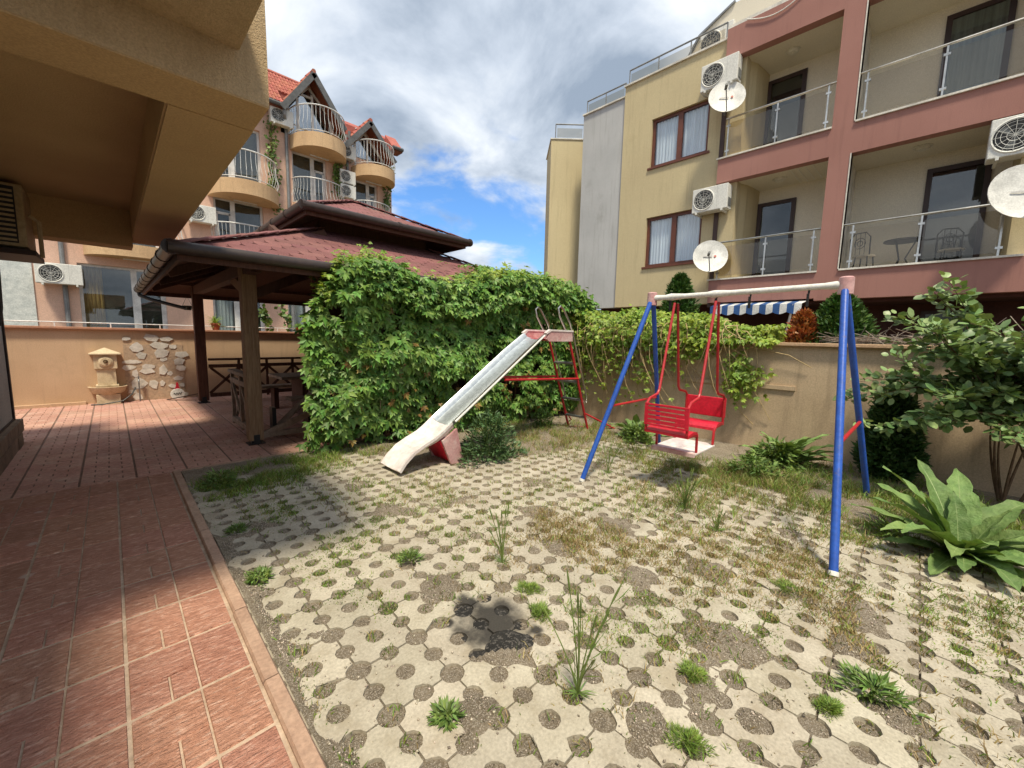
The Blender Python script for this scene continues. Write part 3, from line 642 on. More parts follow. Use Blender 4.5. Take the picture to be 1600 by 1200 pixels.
tab = MB().slab([(.004,.0,0),(.004,.09,.0),(.07,e_+.03,0),(w_-.07,e_+.03,0),(w_-.004,.09,0),(w_-.004,0,0)], .007)
tab_me = mesh_of(tab, 'shingle', M_shin)
def shingles(quad, parent, limit, skip=None):
    a, b, c, d = [Vector(p) for p in quad]; u = (b-a).normalized(); n = u.cross(d-a).normalized(); v = n.cross(u)
    H = (d-a).dot(v); L0 = (b-a).length; ia = (d-a).dot(u); ib = (c-a).dot(u); k = 0; rows = int(H/e_)+1; cnt = 0
    for r_ in range(rows):
        t = (r_+.5)/max(rows, 1); y = r_*e_; lo_ = ia*min(1, (y+.09)/H); hi_ = L0+(ib-L0)*min(1, (y+.09)/H); x = -w_+(w_/2 if r_ % 2 else 0)
        while x < hi_:
            if x > lo_-.12 and x+w_ < hi_+.12 and y < H-.02:
                # local: x along eave, tab points down the slope
                M = Matrix((u, -v, -n)).transposed().to_4x4(); p = a+u*x+v*(y+e_+.015)+n*(.008+random.uniform(0,.003))
                o = bpy.data.objects.new('shingle', tab_me); COL.objects.link(o); o.parent = parent
                M.translation = p-ORG[parent.name]; o.matrix_local = M @ Matrix.Rotation(R(1.6), 4, 'X'); cnt += 1
            x += w_
    return cnt
ns = shingles(low[0], lr, 300); ns3 = shingles(low[3], lr, 300); ns2 = shingles(upp[0], ur, 300); ns4 = shingles(upp[3], ur, 300)
for q, p in ((low, lr), (upp, ur)):                            # hip caps
    for i in (0, 1, 3):
        a, d = Vector(q[i][0]), Vector(q[i][3]); n = int((d-a).length/.24)
        for k in range(n):
            s0 = a+(d-a)*(k/n); s1 = a+(d-a)*((k+1.25)/n if k < n-1 else 1); MB().bar(s0+Vector((0,0,.024)), s1+Vector((0,0,.036)), .16, .012).build('hip_cap', M_shin, p)
MB().bar((RX0-.1,RYM,RZ+.01), (RX1+.1,RYM,RZ+.01), .2, .02).build('ridge_cap', M_shin, ur)
def gutter(a, b, name, seg_len=.55):
    a, b = Vector(a), Vector(b); g_ = MB().tube([a, b], .062, 12).build(name, M_gut, GZ, smooth=True)
    n = max(2, int((b-a).length/seg_len)); d = (b-a).normalized()
    for k in range(n+1):
        c = a+(b-a)*(k/n); MB().tube([c-d*.022, c+d*.022], .071, 12).build('gutter_clip', M_gut, g_)
    return g_
for (x0_, x1_, y0_, y1_, z_) in ((EX0,EX1,EY0,EY1,EZ), (UX0,UX1,UY0,UY1,UZ)):
    o_ = .05; z_ -= .03
    gutter((x0_-o_,y0_-o_,z_), (x1_+o_,y0_-o_,z_), 'gutter', 1.3); gutter((x0_-o_,y0_-o_,z_), (x0_-o_,y1_+o_,z_), 'gutter', .62); gutter((x0_-o_,y1_+o_,z_), (x1_+o_,y1_+o_,z_), 'gutter', 1.5); gutter((x1_+o_,y0_-o_,z_), (x1_+o_,y1_+o_,z_), 'gutter', 1.5)
    MB().box(x0_,x1_,y0_+.0,y0_+.03,z_-.11,z_+.02).build('fascia', M_wood, GZ); MB().box(x0_,x1_,y1_-.03,y1_,z_-.11,z_+.02).build('fascia', M_wood, GZ)
    MB().box(x0_,x0_+.03,y0_+.03,y1_-.03,z_-.11,z_+.02).build('fascia', M_wood, GZ); MB().box(x1_-.03,x1_,y0_+.03,y1_-.03,z_-.11,z_+.02).build('fascia', M_wood, GZ)
MB().tube([(EX0-.05,EY1+.02,EZ-.05),(EX0-.04,EY1+.02,EZ-.14),(.62,10.75,2.08),(1.12,10.46,1.93)], .034, 10).build('downpipe', M_black, GZ, smooth=True)
PSX = (1.22, 5.75); PSY = (6.12, 10.35); PW = .17
for i, x in enumerate(PSX):
    for j, y in enumerate(PSY):
        near = (i, j) == (0, 0)
        p = MB().box(x, x+PW, y, y+PW, .05, 2.38).build('post', M_woodp if near else M_wood, GZ, bevel=.008)
        sh = MB().box(x-.012, x+PW+.012, y-.012, y+PW+.012, -.005, .012); sh.box(x+.05, x+PW-.05, y-.009, y, .012, .13); sh.box(x+.03, x+PW-.03, y+.03, y+PW-.03, .0, .05).build('post_shoe', M_black, p)
for y in PSY: MB().box(PSX[0]-.35, PSX[1]+PW+.35, y+.02, y+PW-.02, 2.38, 2.56).build('beam', M_wood, GZ)
for x in PSX: MB().box(x+.02, x+PW-.02, PSY[0]-.35, PSY[1]+PW+.35, 2.22, 2.378).build('beam', M_wood, GZ)
MB().bar((1.305,6.29,2.02),(1.305,7.0,2.24), .07, .12).build('brace', M_woodp, GZ); MB().bar((1.40,6.205,2.0),(2.1,6.205,2.36), .07, .12).build('brace', M_wood, GZ)
for y in (TY0+.02, TY1-.08): MB().box(TX0+.06, TX1-.06, y, y+.06, 3.0, 3.30).build('clerestory_panel', M_wood, GZ)
for x in (TX0+.02, TX1-.08): MB().box(x, x+.06, TY0+.08, TY1-.08, 3.0, 3.302).build('clerestory_panel', M_wood, GZ)
for x in (EX0+1.3, 3.5, EX1-1.3): MB().bar((x,EY0+.05,EZ-.1),(x,TY0,TZ-.12), .07, .12).build('rafter', M_wood, GZ)
for y in (6.6, 7.9, 9.3): MB().bar((EX0+.05,y,EZ-.1),(TX0,y,TZ-.12), .07, .12).build('rafter', M_wood, GZ)
# rails between the posts with crossed bars
def rail_panel(a, b, m, post=False):
    a, b = Vector(a), Vector(b); d = (b-a); n = max(1, round(d.length/.55)); q = thing
    MB().bar(a+Vector((0,0,.90)), b+Vector((0,0,.90)), .11, .045).build('top_rail', m, GZ); MB().bar(a+Vector((0,0,.76)), b+Vector((0,0,.76)), .05, .07).build('middle_rail', m, GZ); MB().bar(a+Vector((0,0,.15)), b+Vector((0,0,.15)), .06, .08).build('bottom_rail', m, GZ)
    for k in range(n):
        p0, p1 = a+d*(k/n), a+d*((k+1)/n)
        MB().bar(p0+Vector((0,0,.19)), p1+Vector((0,0,.725)), .03, .05).build('cross_bar', m, GZ); MB().bar(p1+Vector((0,0,.19))+Vector((.032,0,0)), p0+Vector((0,0,.725))+Vector((.032,0,0)), .03, .05).build('cross_bar', m, GZ)
        MB().bar(p1+Vector((-.0,0,.07)), p1+Vector((-.0,0,.875)), .055, .045, (1,0,0)).build('baluster', m, GZ)
rail_panel((1.30, 6.30, 0), (1.30, 7.45, 0), M_woodr)
rail_panel((1.42, 10.43, 0), (5.7, 10.43, 0), M_wood)
MB().bar((1.40,6.2,.10),(2.3,6.2,.45), .05, .08).bar((1.4,6.2,.10),(3.2,6.2,.10), .06, .07).build('broken_rail', M_woodr, GZ)
tb = thing('picnic_table', 'timber picnic table standing in the shade under the gazebo', 'table', (3.2, 7.9, 0))
for k in range(5): MB().box(2.0, 4.6, 7.5+k*.165, 7.655+k*.165, .70, .745).build('table_plank', M_woodr, tb)
for x in (2.35, 4.2): MB().box(x, x+.1, 7.6, 8.2, .02, .70).build('leg', M_wood, tb)
for k, (y, lab) in enumerate(((6.85, 'timber bench on the near side of the picnic table'), (8.75, 'timber bench on the far side of the picnic table'))):
    be = thing('bench', lab, 'bench', (3.2, y, 0)); MB().box(1.95, 4.65, y, y+.3, .42, .465).build('seat', M_woodr, be)
    for x in (2.2, 4.3): MB().box(x, x+.08, y+.03, y+.27, .0, .42).build('leg', M_wood, be)
chn = thing('fallen_plank', 'weathered plank tilted against the gazebo rail by the creeper', 'plank', (2.0, 6.3, 0)); MB().bar((1.55,6.45,.05),(2.2,6.55,.62), .14, .03).build('board', M_woodr, chn); MB().bar((1.60,6.50,.0),(1.60,6.50,.42), .15, .05,(1,0,0)).build('support_block', M_black, chn)

# ================================================================ SLIDE
SL = thing('slide', 'playground slide with metal chute, bleached pink end and red ladder', 'slide', (4, 3.95, 0))
SY0, SY1 = 3.74, 4.14
prof = [(2.08,.055),(2.16,.13),(2.28,.21),(2.42,.26),(2.56,.30),(2.68,.355),(2.80,.44)]
top = [(2.80,.44),(3.4,.845),(4.0,1.255),(4.40,1.50)]
def chute(pr, name, m, th, rim, mrim=None, hw=.205, cy=3.945):
    mb = MB(); sec = [(-hw,.085),(-hw*.93,.075),(-hw*.80,.018),(-hw*.45,-.004),(0,-.008),(hw*.45,-.004),(hw*.80,.018),(hw*.93,.075),(hw,.085)]
    n = len(sec); rows = []
    for i, (x, z) in enumerate(pr):
        a, b = pr[max(0,i-1)], pr[min(len(pr)-1,i+1)]; d = Vector((b[0]-a[0], 0, b[1]-a[1])).normalized(); nn = Vector((-d.z, 0, d.x)); skew = 0
        k = rim(i/(len(pr)-1))
        rows.append([Vector((x, cy+s, z))+nn*(h*k if h > .05 else h) for s, h in sec]+[Vector((x, cy+s, z))+nn*((h*k if h > .05 else h)-th) for s, h in sec[::-1]])
    m_ = 2*n
    for r_ in rows: mb.v += [tuple(p) for p in r_]
    for i in range(len(rows)-1):
        for k in range(m_): mb.f.append((i*m_+k, i*m_+(k+1)%m_, (i+1)*m_+(k+1)%m_, (i+1)*m_+k))
    mb.f += [tuple(range(m_))[::-1], tuple(range((len(rows)-1)*m_, len(rows)*m_))]
    return mb.build(name, m, SL, smooth=True)
chute(top, 'chute', M_steel, .012, lambda t: 1)
chute(prof, 'chute_end', M_pinkw, .03, lambda t: .12+.88*min(1, t*1.15), hw=.212)
for s in (3.735, 4.155): MB().tube([(2.80, s, .505),(4.42, s, 1.58)], .014, 8).build('side_rail', M_white, SL, smooth=True)
for s in (3.74, 4.12): MB().prism([(2.62,.30),(2.83,.42),(2.93,.0),(2.75,.0)], s, s+.03, 'y').build('end_support', M_pinkp, SL)
MB().prism([(2.60,.285),(2.70,.33),(2.80,.02),(2.77,.02)], 3.77, 4.12, 'y').build('end_brace', M_redp, SL)
MB().box(4.385, 4.93, 3.736, 4.149, 1.465, 1.492).build('platform', M_redp, SL, bevel=.006)
for s, lab in ((3.705, 'platform_side'), (4.15, 'platform_side')):
    MB().prism([(4.36,1.49),(4.44,1.60),(4.95,1.60),(4.97,1.46),(4.42,1.455)], s, s+.03, 'y').build(lab, M_pinkp, SL); MB().prism([(4.34,1.575),(4.43,1.625),(4.97,1.625),(4.97,1.60),(4.45,1.60),(4.36,1.555)], s-.008, s+.038, 'y').build('platform_lip', M_pinkw, SL)
lad = lambda z: 4.93+(5.53-4.93)*(1.5-z)/1.5
for s in (3.745, 4.145):
    MB().tube([(lad(0), s, 0), (lad(1.52), s, 1.52)], .019, 10).build('ladder_rail', M_red, SL, smooth=True)
    MB().tube([(lad(.88)-.01, s+(.03 if s > 4 else -.03), .88), (3.60, s+(.0), .95)], .017, 8).build('brace', M_red, SL, smooth=True)
    MB().tube([(lad(.30), s, .30), (lad(0)+.42, s+(.25 if s > 4 else -.25), .01)], .014, 8).build('stay', M_red, SL, smooth=True)
    sg = .02 if s > 4 else -.02; P_ = [(lad(.52)+.02,s+sg,.50),(lad(.52)+.10,s+sg,.47),(lad(.6)+.13,s+sg,.58),(lad(1.0)+.10,s+sg,1.02),(lad(1.5)+.09,s+sg,1.52),(4.92,s+sg,1.72),(4.74,s+sg,1.93),(4.67,s+sg,1.965),(4.62,s+sg,1.93),(4.66,s+sg,1.82),(4.82,s+sg,1.62),(4.84,s+sg,1.56)]
    MB().tube(P_, .014, 8).build('handrail', M_chrome, SL, smooth=True)
for z in (.22, .52, .82, 1.12): MB().tube([(lad(z), 3.745, z), (lad(z), 4.145, z)], .02, 8).build('rung', M_rung, SL, smooth=True)
MB().tube([(lad(0)+.42,3.50,.012),(lad(0)-.1,4.145,.012)], .012, 6).build('ground_stay', M_red, SL)

# ================================================================ SWING FRAME
SW = thing('swing_frame', 'blue steel A frame swing with white top beam', 'swing', (4.3, 1.3, 0))
AP = [Vector((4.30, .47, 1.99)), Vector((4.30, 2.14, 1.965))]
FT = [[Vector((3.25, .25, 0)), Vector((5.25, .22, 0))], [Vector((3.45, 2.385, 0)), Vector((5.30, 2.40, 0))]]
for e in (0, 1):
    for k in (0, 1):
        f, a = FT[e][k], AP[e]+Vector((-.035 if k == 0 else .035, 0, -.05)); d = (a-f).normalized()
        lg = MB().tube([f, a], .026, 14).build('leg', M_blue, SW, smooth=True)
        MB().tube([f-d*.0, f+d*.03], .030, 12).build('foot_cap', M_white if k == 0 else M_black, lg)
    a = AP[e]; MB().tube([a+Vector((0,0,-.075)), a+Vector((0,0,.055)), a+Vector((0,0,.065))], [.054,.051,.040], 16).build('end_cap', M_pinkp, SW, smooth=True)
    t = .40; p, q = FT[e][0].lerp(AP[e], t+.0), FT[e][1].lerp(AP[e], t)
    MB().tube([p, q], .014, 8).build('cross_bar', M_red, SW, smooth=True)
n = 24; pts = [AP[0].lerp(AP[1], k/(n-1)) for k in range(n)]; rad = []
for k in range(n):
    t = k/(n-1)*AP[0].y; yy = pts[k].y; w = .026
    for c in (.5, 1.46, 1.90, 2.12): w = max(w, .043-abs(yy-c)*.22)
    rad.append(w)
MB().tube(pts, rad, 14).build('top_beam', M_white, SW, smooth=True)
for yy in (.72, 1.17, 1.47, 1.93):
    z = 1.975; MB().tube([(4.30,yy,z+.035),(4.30+.035,yy,z),(4.30+.02,yy,z-.04),(4.30,yy,z-.05)], .008, 6).build('hook', M_black, SW)
    MB().box(4.285,4.315,yy-.008,yy+.008,z-.15,z-.045).build('hanger', M_black, SW)
# face-to-face gondola hanging from the beam
GN = thing('gondola_swing', 'red two seat gondola swing hanging from the white beam', 'swing seat', (4.27, 1.65, .4))
def rod(x_top, xb, xo, xe, y):
    return [(x_top,y,1.90),(xb,y,1.00),(xb+(xo-xb)*.15,y,.955),(xo+(xb-xo)*.2,y,.925),(xo,y,.885),(xo,y,.62),(xo+(xb-xo)*.1,y,.60),(xe,y,.585),(xe+(xb-xo)*.06,y,.56),(xe+(xb-xo)*.1,y,.41)]
for y in (1.455, 1.865):
    MB().tube(rod(4.26, 4.03, 3.78, 4.02, y), .0135, 8).build('rod', M_red, GN, smooth=True); MB().tube(rod(4.34, 4.50, 4.76, 4.52, y), .0135, 8).build('rod', M_red, GN, smooth=True)
for (xo, s) in ((3.78, 1), (4.76, -1)):
    if s == 1:
        bk = MB().box(xo-.022, xo-.012, 1.44, 1.88, .665, .685).box(xo-.022,xo-.012,1.44,1.88,.862,.885).box(xo-.022,xo-.012,1.44,1.475,.685,.862).box(xo-.022,xo-.012,1.845,1.88,.685,.862).build('back_frame', M_redp, GN, bevel=.004)
        for k in range(4): MB().box(xo-.020, xo-.010, 1.475, 1.845, .690+k*.043, .722+k*.043).build('slat', M_redp, bk)
    else: MB().box(xo+.012, xo+.026, 1.44, 1.88, .665, .885).build('backrest', M_redp, GN, bevel=.01)
    a, b = sorted((xo, xo+s*.25)); st_ = MB(); seg = 8; zz = [.615+.018*math.sin(k/seg*3.1)-(.03 if (k == seg if s == 1 else k == 0) else 0) for k in range(seg+1)]; xx = [a+(b-a)*k/seg for k in range(seg+1)]
    st_.prism([(xx[k], zz[k]) for k in range(seg+1)]+[(xx[k], zz[k]-.028) for k in range(seg, -1, -1)], 1.44, 1.88, 'y'); st_.build('seat', M_redp, GN)
MB().prism([(3.99,1.44),(4.52,1.44),(4.56,1.5),(4.56,1.82),(4.52,1.88),(3.99,1.88)], .385, .405, 'z').build('footboard', M_pinkw, GN, bevel=.005)
MB().box(3.955, 3.99, 1.44, 1.88, .37, .412).build('footboard_edge', M_pinkp, GN, bevel=.004)

# ================================================================ APARTMENT BLOCK ON THE RIGHT
RB = thing('apartment_block', 'yellow, grey and dusky rose apartment block with glass balconies', 'building', (11.2, 3, 1.3))
XF, XB, XR = 11.0, 11.2, 12.4                # balcony fronts, yellow face, back wall of the loggias
PL0, PL1 = 1.36, 1.735                        # pilaster
YE = -1.05                                    # right end of the right bay
WIN = [(4.33, 5.90, 6.36, 7.66), (4.33, 5.90, 3.62, 5.00)]
yw = MB(); wall_cells(yw, [3.55, 6.80], [2.50, 8.84], [(a-.0, b+.0, c, d) for a, b, c, d in WIN], lambda a, b, c, d: yw.box(XB, XB+.28, a, b, c, d)); yw.build('yellow_wall', M_yel, RB)
MB().box(XB-.05, XB+.35, 3.6, 6.82, 8.84, 8.885).build('roof_coping', M_creamw, RB)
MB().box(XB+.06, XB+.30, 6.80, 8.30, 2.50, 8.60).build('grey_wall', M_grey, RB); MB().box(XB+.01, XB+.33, 6.825, 8.32, 8.60, 8.64).build('grey_coping', M_creamw, RB)
MB().box(XB+.30, XB+.9, 8.06, 8.26, 2.5, 8.6).build('return_wall', M_grey, RB)
# far wing set at an angle
MB().prism([(11.28,9.66),(12.13,8.82),(13.2,9.9),(12.4,10.8)], 1.2, 8.34, 'z').build('far_wing', M_yel, RB)
MB().prism([(11.24,9.66),(12.13,8.78),(13.24,9.9),(12.4,10.86)], 8.34, 8.375, 'z').build('far_wing_coping', M_creamw, RB)
for i, (y, z0, z1) in enumerate(((8.33, 6.1, 7.7), (8.33, 3.4, 5.0))): MB().box(XB+.45, XB+.75, 8.26, 8.275, z0, z1).build('side_window', M_dfr, RB)
core = MB().box(12.6, 20, YE-6, 8.06, 1.0, 8.55); core.box(XR+.012, 12.6, YE-6, 3.5, 2.6, 8.5).box(XB+.30,12.6,3.86,8.06,2.6,2.75); core.build('core', M_cream, RB)
MB().box(XB+.3, 12.6, 3.74, 8.06, 2.75, 2.79).build('floor_edge', M_brown, RB)
def window(y0, y1, z0, z1, X):
    f = MB(); w = .075; ym = (y0+y1)/2
    f.box(X, X+.07, y0, y1, z1-w, z1).box(X, X+.07, y0, y1, z0, z0+w).box(X, X+.07, y0, y0+w, z0+w, z1-w).box(X, X+.07, y1-w, y1, z0+w, z1-w)
    f.box(X, X+.07, ym-.065, ym+.065, z0+w, z1-w); fo = f.build('window', M_frame, RB)
    for a, b in ((y0+w, ym-.065), (ym+.065, y1-w)):
        MB().box(X+.03, X+.036, a, b, z0+w, z1-w).build('pane', GL_win, fo)
        c = MB(); n = 34; pv = []
        for k in range(n+1): pv.append((X+.085+.018*math.sin(k*1.35+.4*math.sin(k*.5)), a+(b-a)*k/n))
        c.add([(x, y, z0+w) for x, y in pv]+[(x, y, z1-w) for x, y in pv], [(k, k+1, n+2+k, n+1+k) for k in range(n)]); c.build('curtain', M_curt, fo, smooth=True)
    MB().box(X-.12, X, y0-.06, y1+.05, z0-.05, z0).build('sill', M_frame, fo)
    MB().box(X+.21, X+.23, y0-.1, y1+.1, z0-.1, z1+.1).build('room_back', M_inside, fo)
for a, b, c, d in WIN: window(a, b, c, d, XB+.08)
# balcony slabs, pilaster, parapet
def bay_slab(y0, y1, z0, z1, name='balcony_slab'): return MB().box(XF, XF+.22, y0, y1, z0, z1).build(name, M_rose, RB)
MB().box(XF, XF+.222, PL0, PL1, 2.45, 9.4).build('pilaster', M_rose, RB)
MB().box(XF+.222, XR, PL0+.05, PL1-.02, 2.6, 8.6).build('partition_wall', M_creamw, RB)
LEV = [(2.47, 3.055), (5.40, 5.985), (8.24, 8.95)]
for k, (z0, z1) in enumerate(LEV):
    bay_slab(PL1, 3.97, z0+(.03 if k == 1 else .03), z1); bay_slab(YE-4, PL0, z0, z1)
    MB().box(XF+.22, XR+.0, PL1-.02, 3.93, z0+.06, z1-.12).build('balcony_floor', M_cream, RB); MB().box(XF+.22, XR+.0, YE-4, PL0+.05, z0+.06, z1-.12).build('balcony_floor', M_cream, RB)
    if k < 2:
        MB().box(XF-.04, XF+.26, PL1, 4.0, z1, z1+.035).build('balcony_sill', M_creamw, RB); MB().box(XF-.04, XF+.26, YE-.03, PL0, z1, z1+.035).build('balcony_sill', M_creamw, RB)
MB().box(XF+.0, XF+.2, 1.735, 3.97, 8.95, 9.02).build('parapet_coping', M_creamw, RB)
MB().box(XF-.012, XF+.22, PL0+.0, PL0+.02, 3.09, 5.40).box(XF-.012, XF+.22, PL0, PL0+.02, 6.02, 8.24).build('pilaster_edge', M_creamw, RB)
for z0, z1 in ((3.055, 5.46), (5.985, 8.30)):
    MB().prism([(XB+.28,3.56),(XB+.28,3.9),(XR,3.9),(XR,3.36),(XB+.85,3.40),(XB+.5,3.46)], z0, z1, 'z').build('loggia_side_wall', M_yel, RB)
    MB().box(XR-.0, XR+.01, PL1-.02, 3.4, z0, z1).build('loggia_back_wall', M_cream, RB); MB().box(XR, XR+.01, YE-.6, PL0+.05, z0, z1).build('loggia_back_wall', M_cream, RB)
    MB().box(XB-.02, XR, YE-4, YE+.14, z0, z1).build('loggia_side_wall', M_yel, RB)
def door(y0, y1, z0, z1, kind):
    X = XR-.05; w = .09; f = MB(); f.box(X, X+.05, y0, y1, z1-w, z1).box(X, X+.05, y0, y0+w, z0, z1-w).box(X, X+.05, y1-w, y1, z0, z1-w).box(X, X+.05, y0+w, y1-w, z0, z0+.12)
    fo = f.build('balcony_door', M_dfr, RB); MB().box(X+.02, X+.026, y0+w, y1-w, z0+.12, z1-w).build('pane', GL_dark, fo); MB().box(X+.048, X+.052, y0+w, y1-w, z0+.12, z1-w).build('room_behind', M_inside if kind != 'curtain' else M_insideg, fo)
    if kind == 'curtain':
        c = MB(); n = 30
        pv = [(X+.040+.005*math.sin(k*1.6), y0+w+(y1-y0-2*w)*k/n) for k in range(n+1)]; c.add([(x, y, z0+.12) for x, y in pv]+[(x, y, z1-w) for x, y in pv], [(k, k+1, n+2+k, n+1+k) for k in range(n)]); c.build('curtain', mat('grey_curtain', (.30,.31,.27), .95, (.16,.165,.14), scale=3, bump=0, stretch=(1,6,.1)), fo)
door(2.55, 3.38, 6.0, 8.12, ''); door(2.52, 3.36, 3.07, 5.13, ''); door(-.66, .25, 6.0, 8.10, 'curtain'); door(-.66, .24, 3.07, 5.18, '')
def glass_rail(y0, y1, z, X, posts):
    MB().tube([(X, y0, z+.93), (X, y1, z+.93)], .022, 8).build('handrail', M_chrome, RB, smooth=True)
    P_ = sorted(posts)
    for y in P_:
        po = MB().box(X-.014, X+.014, y-.014, y+.014, z+.03, z+.91).build('rail_post', M_chrome, RB)
        for dz in (.16, .74): MB().box(X-.018, X+.018, y-.045, y+.045, z+dz, z+dz+.04).build('clamp', M_chrome, po)
    for a, b in zip(P_[:-1], P_[1:]): MB().box(X-.005, X+.005, a+.035, b-.035, z+.10, z+.82).build('glass_panel', GL_bal, RB)
glass_rail(PL1, 3.86, 3.055, XF+.05, (1.86, 2.78, 3.80)); glass_rail(PL1, 3.86, 5.985, XF+.05, (1.86, 2.78, 3.80))
glass_rail(YE+.1, PL0, 3.055, XF+.05, (-.80, .20, 1.20)); glass_rail(YE-1.5, PL0, 5.985, XF+.05, (-2.0, -.92, .16, 1.24))
for nm, y, z in (('', 2.75, 8.30), ('', 2.78, 5.46), ('', .34, 5.46), ('', .95, 2.53), ('', .4, 8.30)):
    MB().lathe([(.001,-.075),(.09,-.06),(.12,-.02),(.15,-.015),(.15,0)], (11.75, y, z), 18).build('ceiling_lamp', M_lamp, RB, smooth=True)
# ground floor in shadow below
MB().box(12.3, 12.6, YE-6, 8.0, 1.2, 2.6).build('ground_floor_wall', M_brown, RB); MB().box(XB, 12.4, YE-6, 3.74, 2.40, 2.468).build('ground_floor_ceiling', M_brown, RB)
lw = MB().box(12.27, 12.3, -.75, .05, 1.55, 2.25).build('ground_floor_window', M_dfr, RB); MB().box(12.262, 12.27, -.68, -.02, 1.62, 2.18).build('pane', mat('green_glass', (.10,.13,.10), .1, spec=.6, bump=0), lw)
# roof terrace: rails, set back storey, roof air conditioner
def roof_rail(pts, name='roof_rail', h=.45):
    mb = MB()
    top = [Vector(p)+Vector((0,0,h)) for p in pts]; rl = MB().tube(top, .022, 6).build(name, M_pipeg, RB)
    for a, b in zip(pts[:-1], pts[1:]):
        a, b = Vector(a), Vector(b); n = max(1, round((b-a).length/.9))
        for k in range(n+1): MB().tube([a+(b-a)*k/n, a+(b-a)*k/n+Vector((0,0,h))], .018, 6).build('rail_post', M_pipeg, rl)
        d = (b-a).normalized()
        MB().bar(a+d*.05+Vector((0,0,h*.45)), b-d*.05+Vector((0,0,h*.45)), .01, h*.6).build('glass_panel', GL_bal, rl)
roof_rail([(XB+.12, 6.75, 8.885), (XB+.12, 4.1, 8.885)]); roof_rail([(XB+.2, 8.28, 8.64), (XB+.2, 6.9, 8.64)]); roof_rail([(11.45, 9.62, 8.375), (12.15, 8.93, 8.375)], h=.5)
MB().prism([(5.75,8.7),(5.05,9.78),(4.2,10.2),(-3,10.2),(-3,8.7)], 12.0, 16, 'x').build('roof_storey', M_cream, RB)
MB().prism([(5.80,8.72),(5.08,9.82),(4.2,10.25),(4.2,10.2),(5.05,9.775),(5.75,8.70)], 11.95, 16, 'x').build('roof_edge', M_pipeg, RB)
MB().box(11.15, 11.19, 3.92, 4.02, 2.4, 8.3).build('downpipe', M_pipe, RB); MB().tube([(11.17,3.97,8.25),(11.15,3.9,8.4),(11.1,3.75,8.42)], .045, 8).build('pipe_elbow', M_pipe, RB)
cab = MB().tube([(XF-.03, 3.55-.09*k, 8.95-.30*math.sin(math.pi*min(1,k/16))-.0*k+.018*k) for k in range(19)], .012, 6).build('white_cable', M_white, RB)
for k in range(4): MB().tube([(XF+.3, 2.05+.14*k, 5.44), (XR-.2, 2.0+.14*k, 5.40)], .006, 5).build('clothes_line', M_white, RB)
aircon((XF-.16, 4.05, 7.66), -math.pi/2, 'white air conditioner above the upper satellite dish on yellow wall', .84, .60, .30)
aircon((XF-.16, 4.05, 4.76), -math.pi/2, 'white air conditioner above the lower satellite dish on yellow wall', .84, .58, .30)
aircon((XF-.02, -.93, 4.74), -math.pi/2, 'large white air conditioner at the right edge above open balcony', .86, .64, .32)
aircon((XB+.35, 4.45, 8.9), -math.pi/2, 'air conditioner standing behind the roof terrace glass', .8, .62, .3, bracket=False)
def dish(c, d, label, r=.40, mark=False):
    t = thing('satellite_dish', label, 'satellite dish', c); c = Vector(c); d = Vector(d).normalized(); side = d.cross(Vector((0,0,1))).normalized(); up = side.cross(d)
    mb = MB(); prof = [(0,0),(.4,.012),(.75,.045),(1,.085),(1.0,.07),(.75,.03),(.4,-.003),(0,-.015)]; seg = 28
    for (q, h) in prof: mb.v += [tuple(c+side*(r*q*math.cos(2*math.pi*k/seg))+up*(r*1.06*q*math.sin(2*math.pi*k/seg))+d*h) for k in range(seg)]
    mb.f = [(i*seg+k, i*seg+(k+1)%seg, (i+1)*seg+(k+1)%seg, (i+1)*seg+k) for i in range(len(prof)-1) for k in range(seg)]
    mb.build('reflector', M_dish, t, smooth=True)
    f = c+d*.52-up*.18+side*.10
    MB().tube([c-up*r*.98+d*.06, f], .012, 6).build('feed_arm', M_acg, t); MB().tube([f-d*.06, f+d*.08], .03, 8).build('receiver', M_acg, t)
    MB().tube([c-d*.02, c-d*.12, c-d*.15-up*.3], .022, 8).build('mount', M_acg, t)
    mk = c+d*.026-side*r*.30+up*.02
    MB().tube([mk, mk+d*.006], .028, 10).build('logo', mat('faded_red_print', (.55,.16,.12), .6, bump=0), t); MB().bar(mk+side*.07+d*.0, mk+side*.27+d*.004, .004, .03, up).build('lettering', mat('faded_grey_print', (.55,.54,.53), .6, bump=0), t)
    return t
dish((10.80, 3.82, 7.26), (-.85,-.45,.30), 'white satellite dish on the upper balcony rail'); dish((10.80, 3.92, 3.60), (-.85,-.45,.30), 'white satellite dish on the lower balcony rail'); dish((10.72, -.93, 4.02), (-.9,-.35,.25), 'white satellite dish cut by the right edge of the picture', .44)
# striped awning of the ground floor
AW = thing('awning', 'blue and white striped awning with scalloped edge over dark terrace', 'awning', (10.6, 2.8, 2.2))
n = 14; ya, yb = 1.86, 3.72
for k in range(n):
    y0_, y1_ = ya+(yb-ya)*k/n, ya+(yb-ya)*(k+1)/n; s = MB()
    s.slab([(10.55,y0_,2.36),(10.55,y1_,2.36),(11.15,y1_,2.47),(11.15,y0_,2.47)], .008)
    zz = [2.19-.045*abs(math.sin((k+q/4)*math.pi/2)) for q in range(5)]
    s.prism([(y0_+(y1_-y0_)*q/4, zz[q]) for q in range(5)]+[(y1_,2.36),(y0_,2.36)], 10.541, 10.549, 'x'); s.build('stripe', M_awb if k % 2 else M_aww, AW)
for y in (2.02, 3.55): MB().bar((10.56,y,2.36),(10.75,y+.12,1.7), .03, .05).build('awning_arm', M_white, AW)
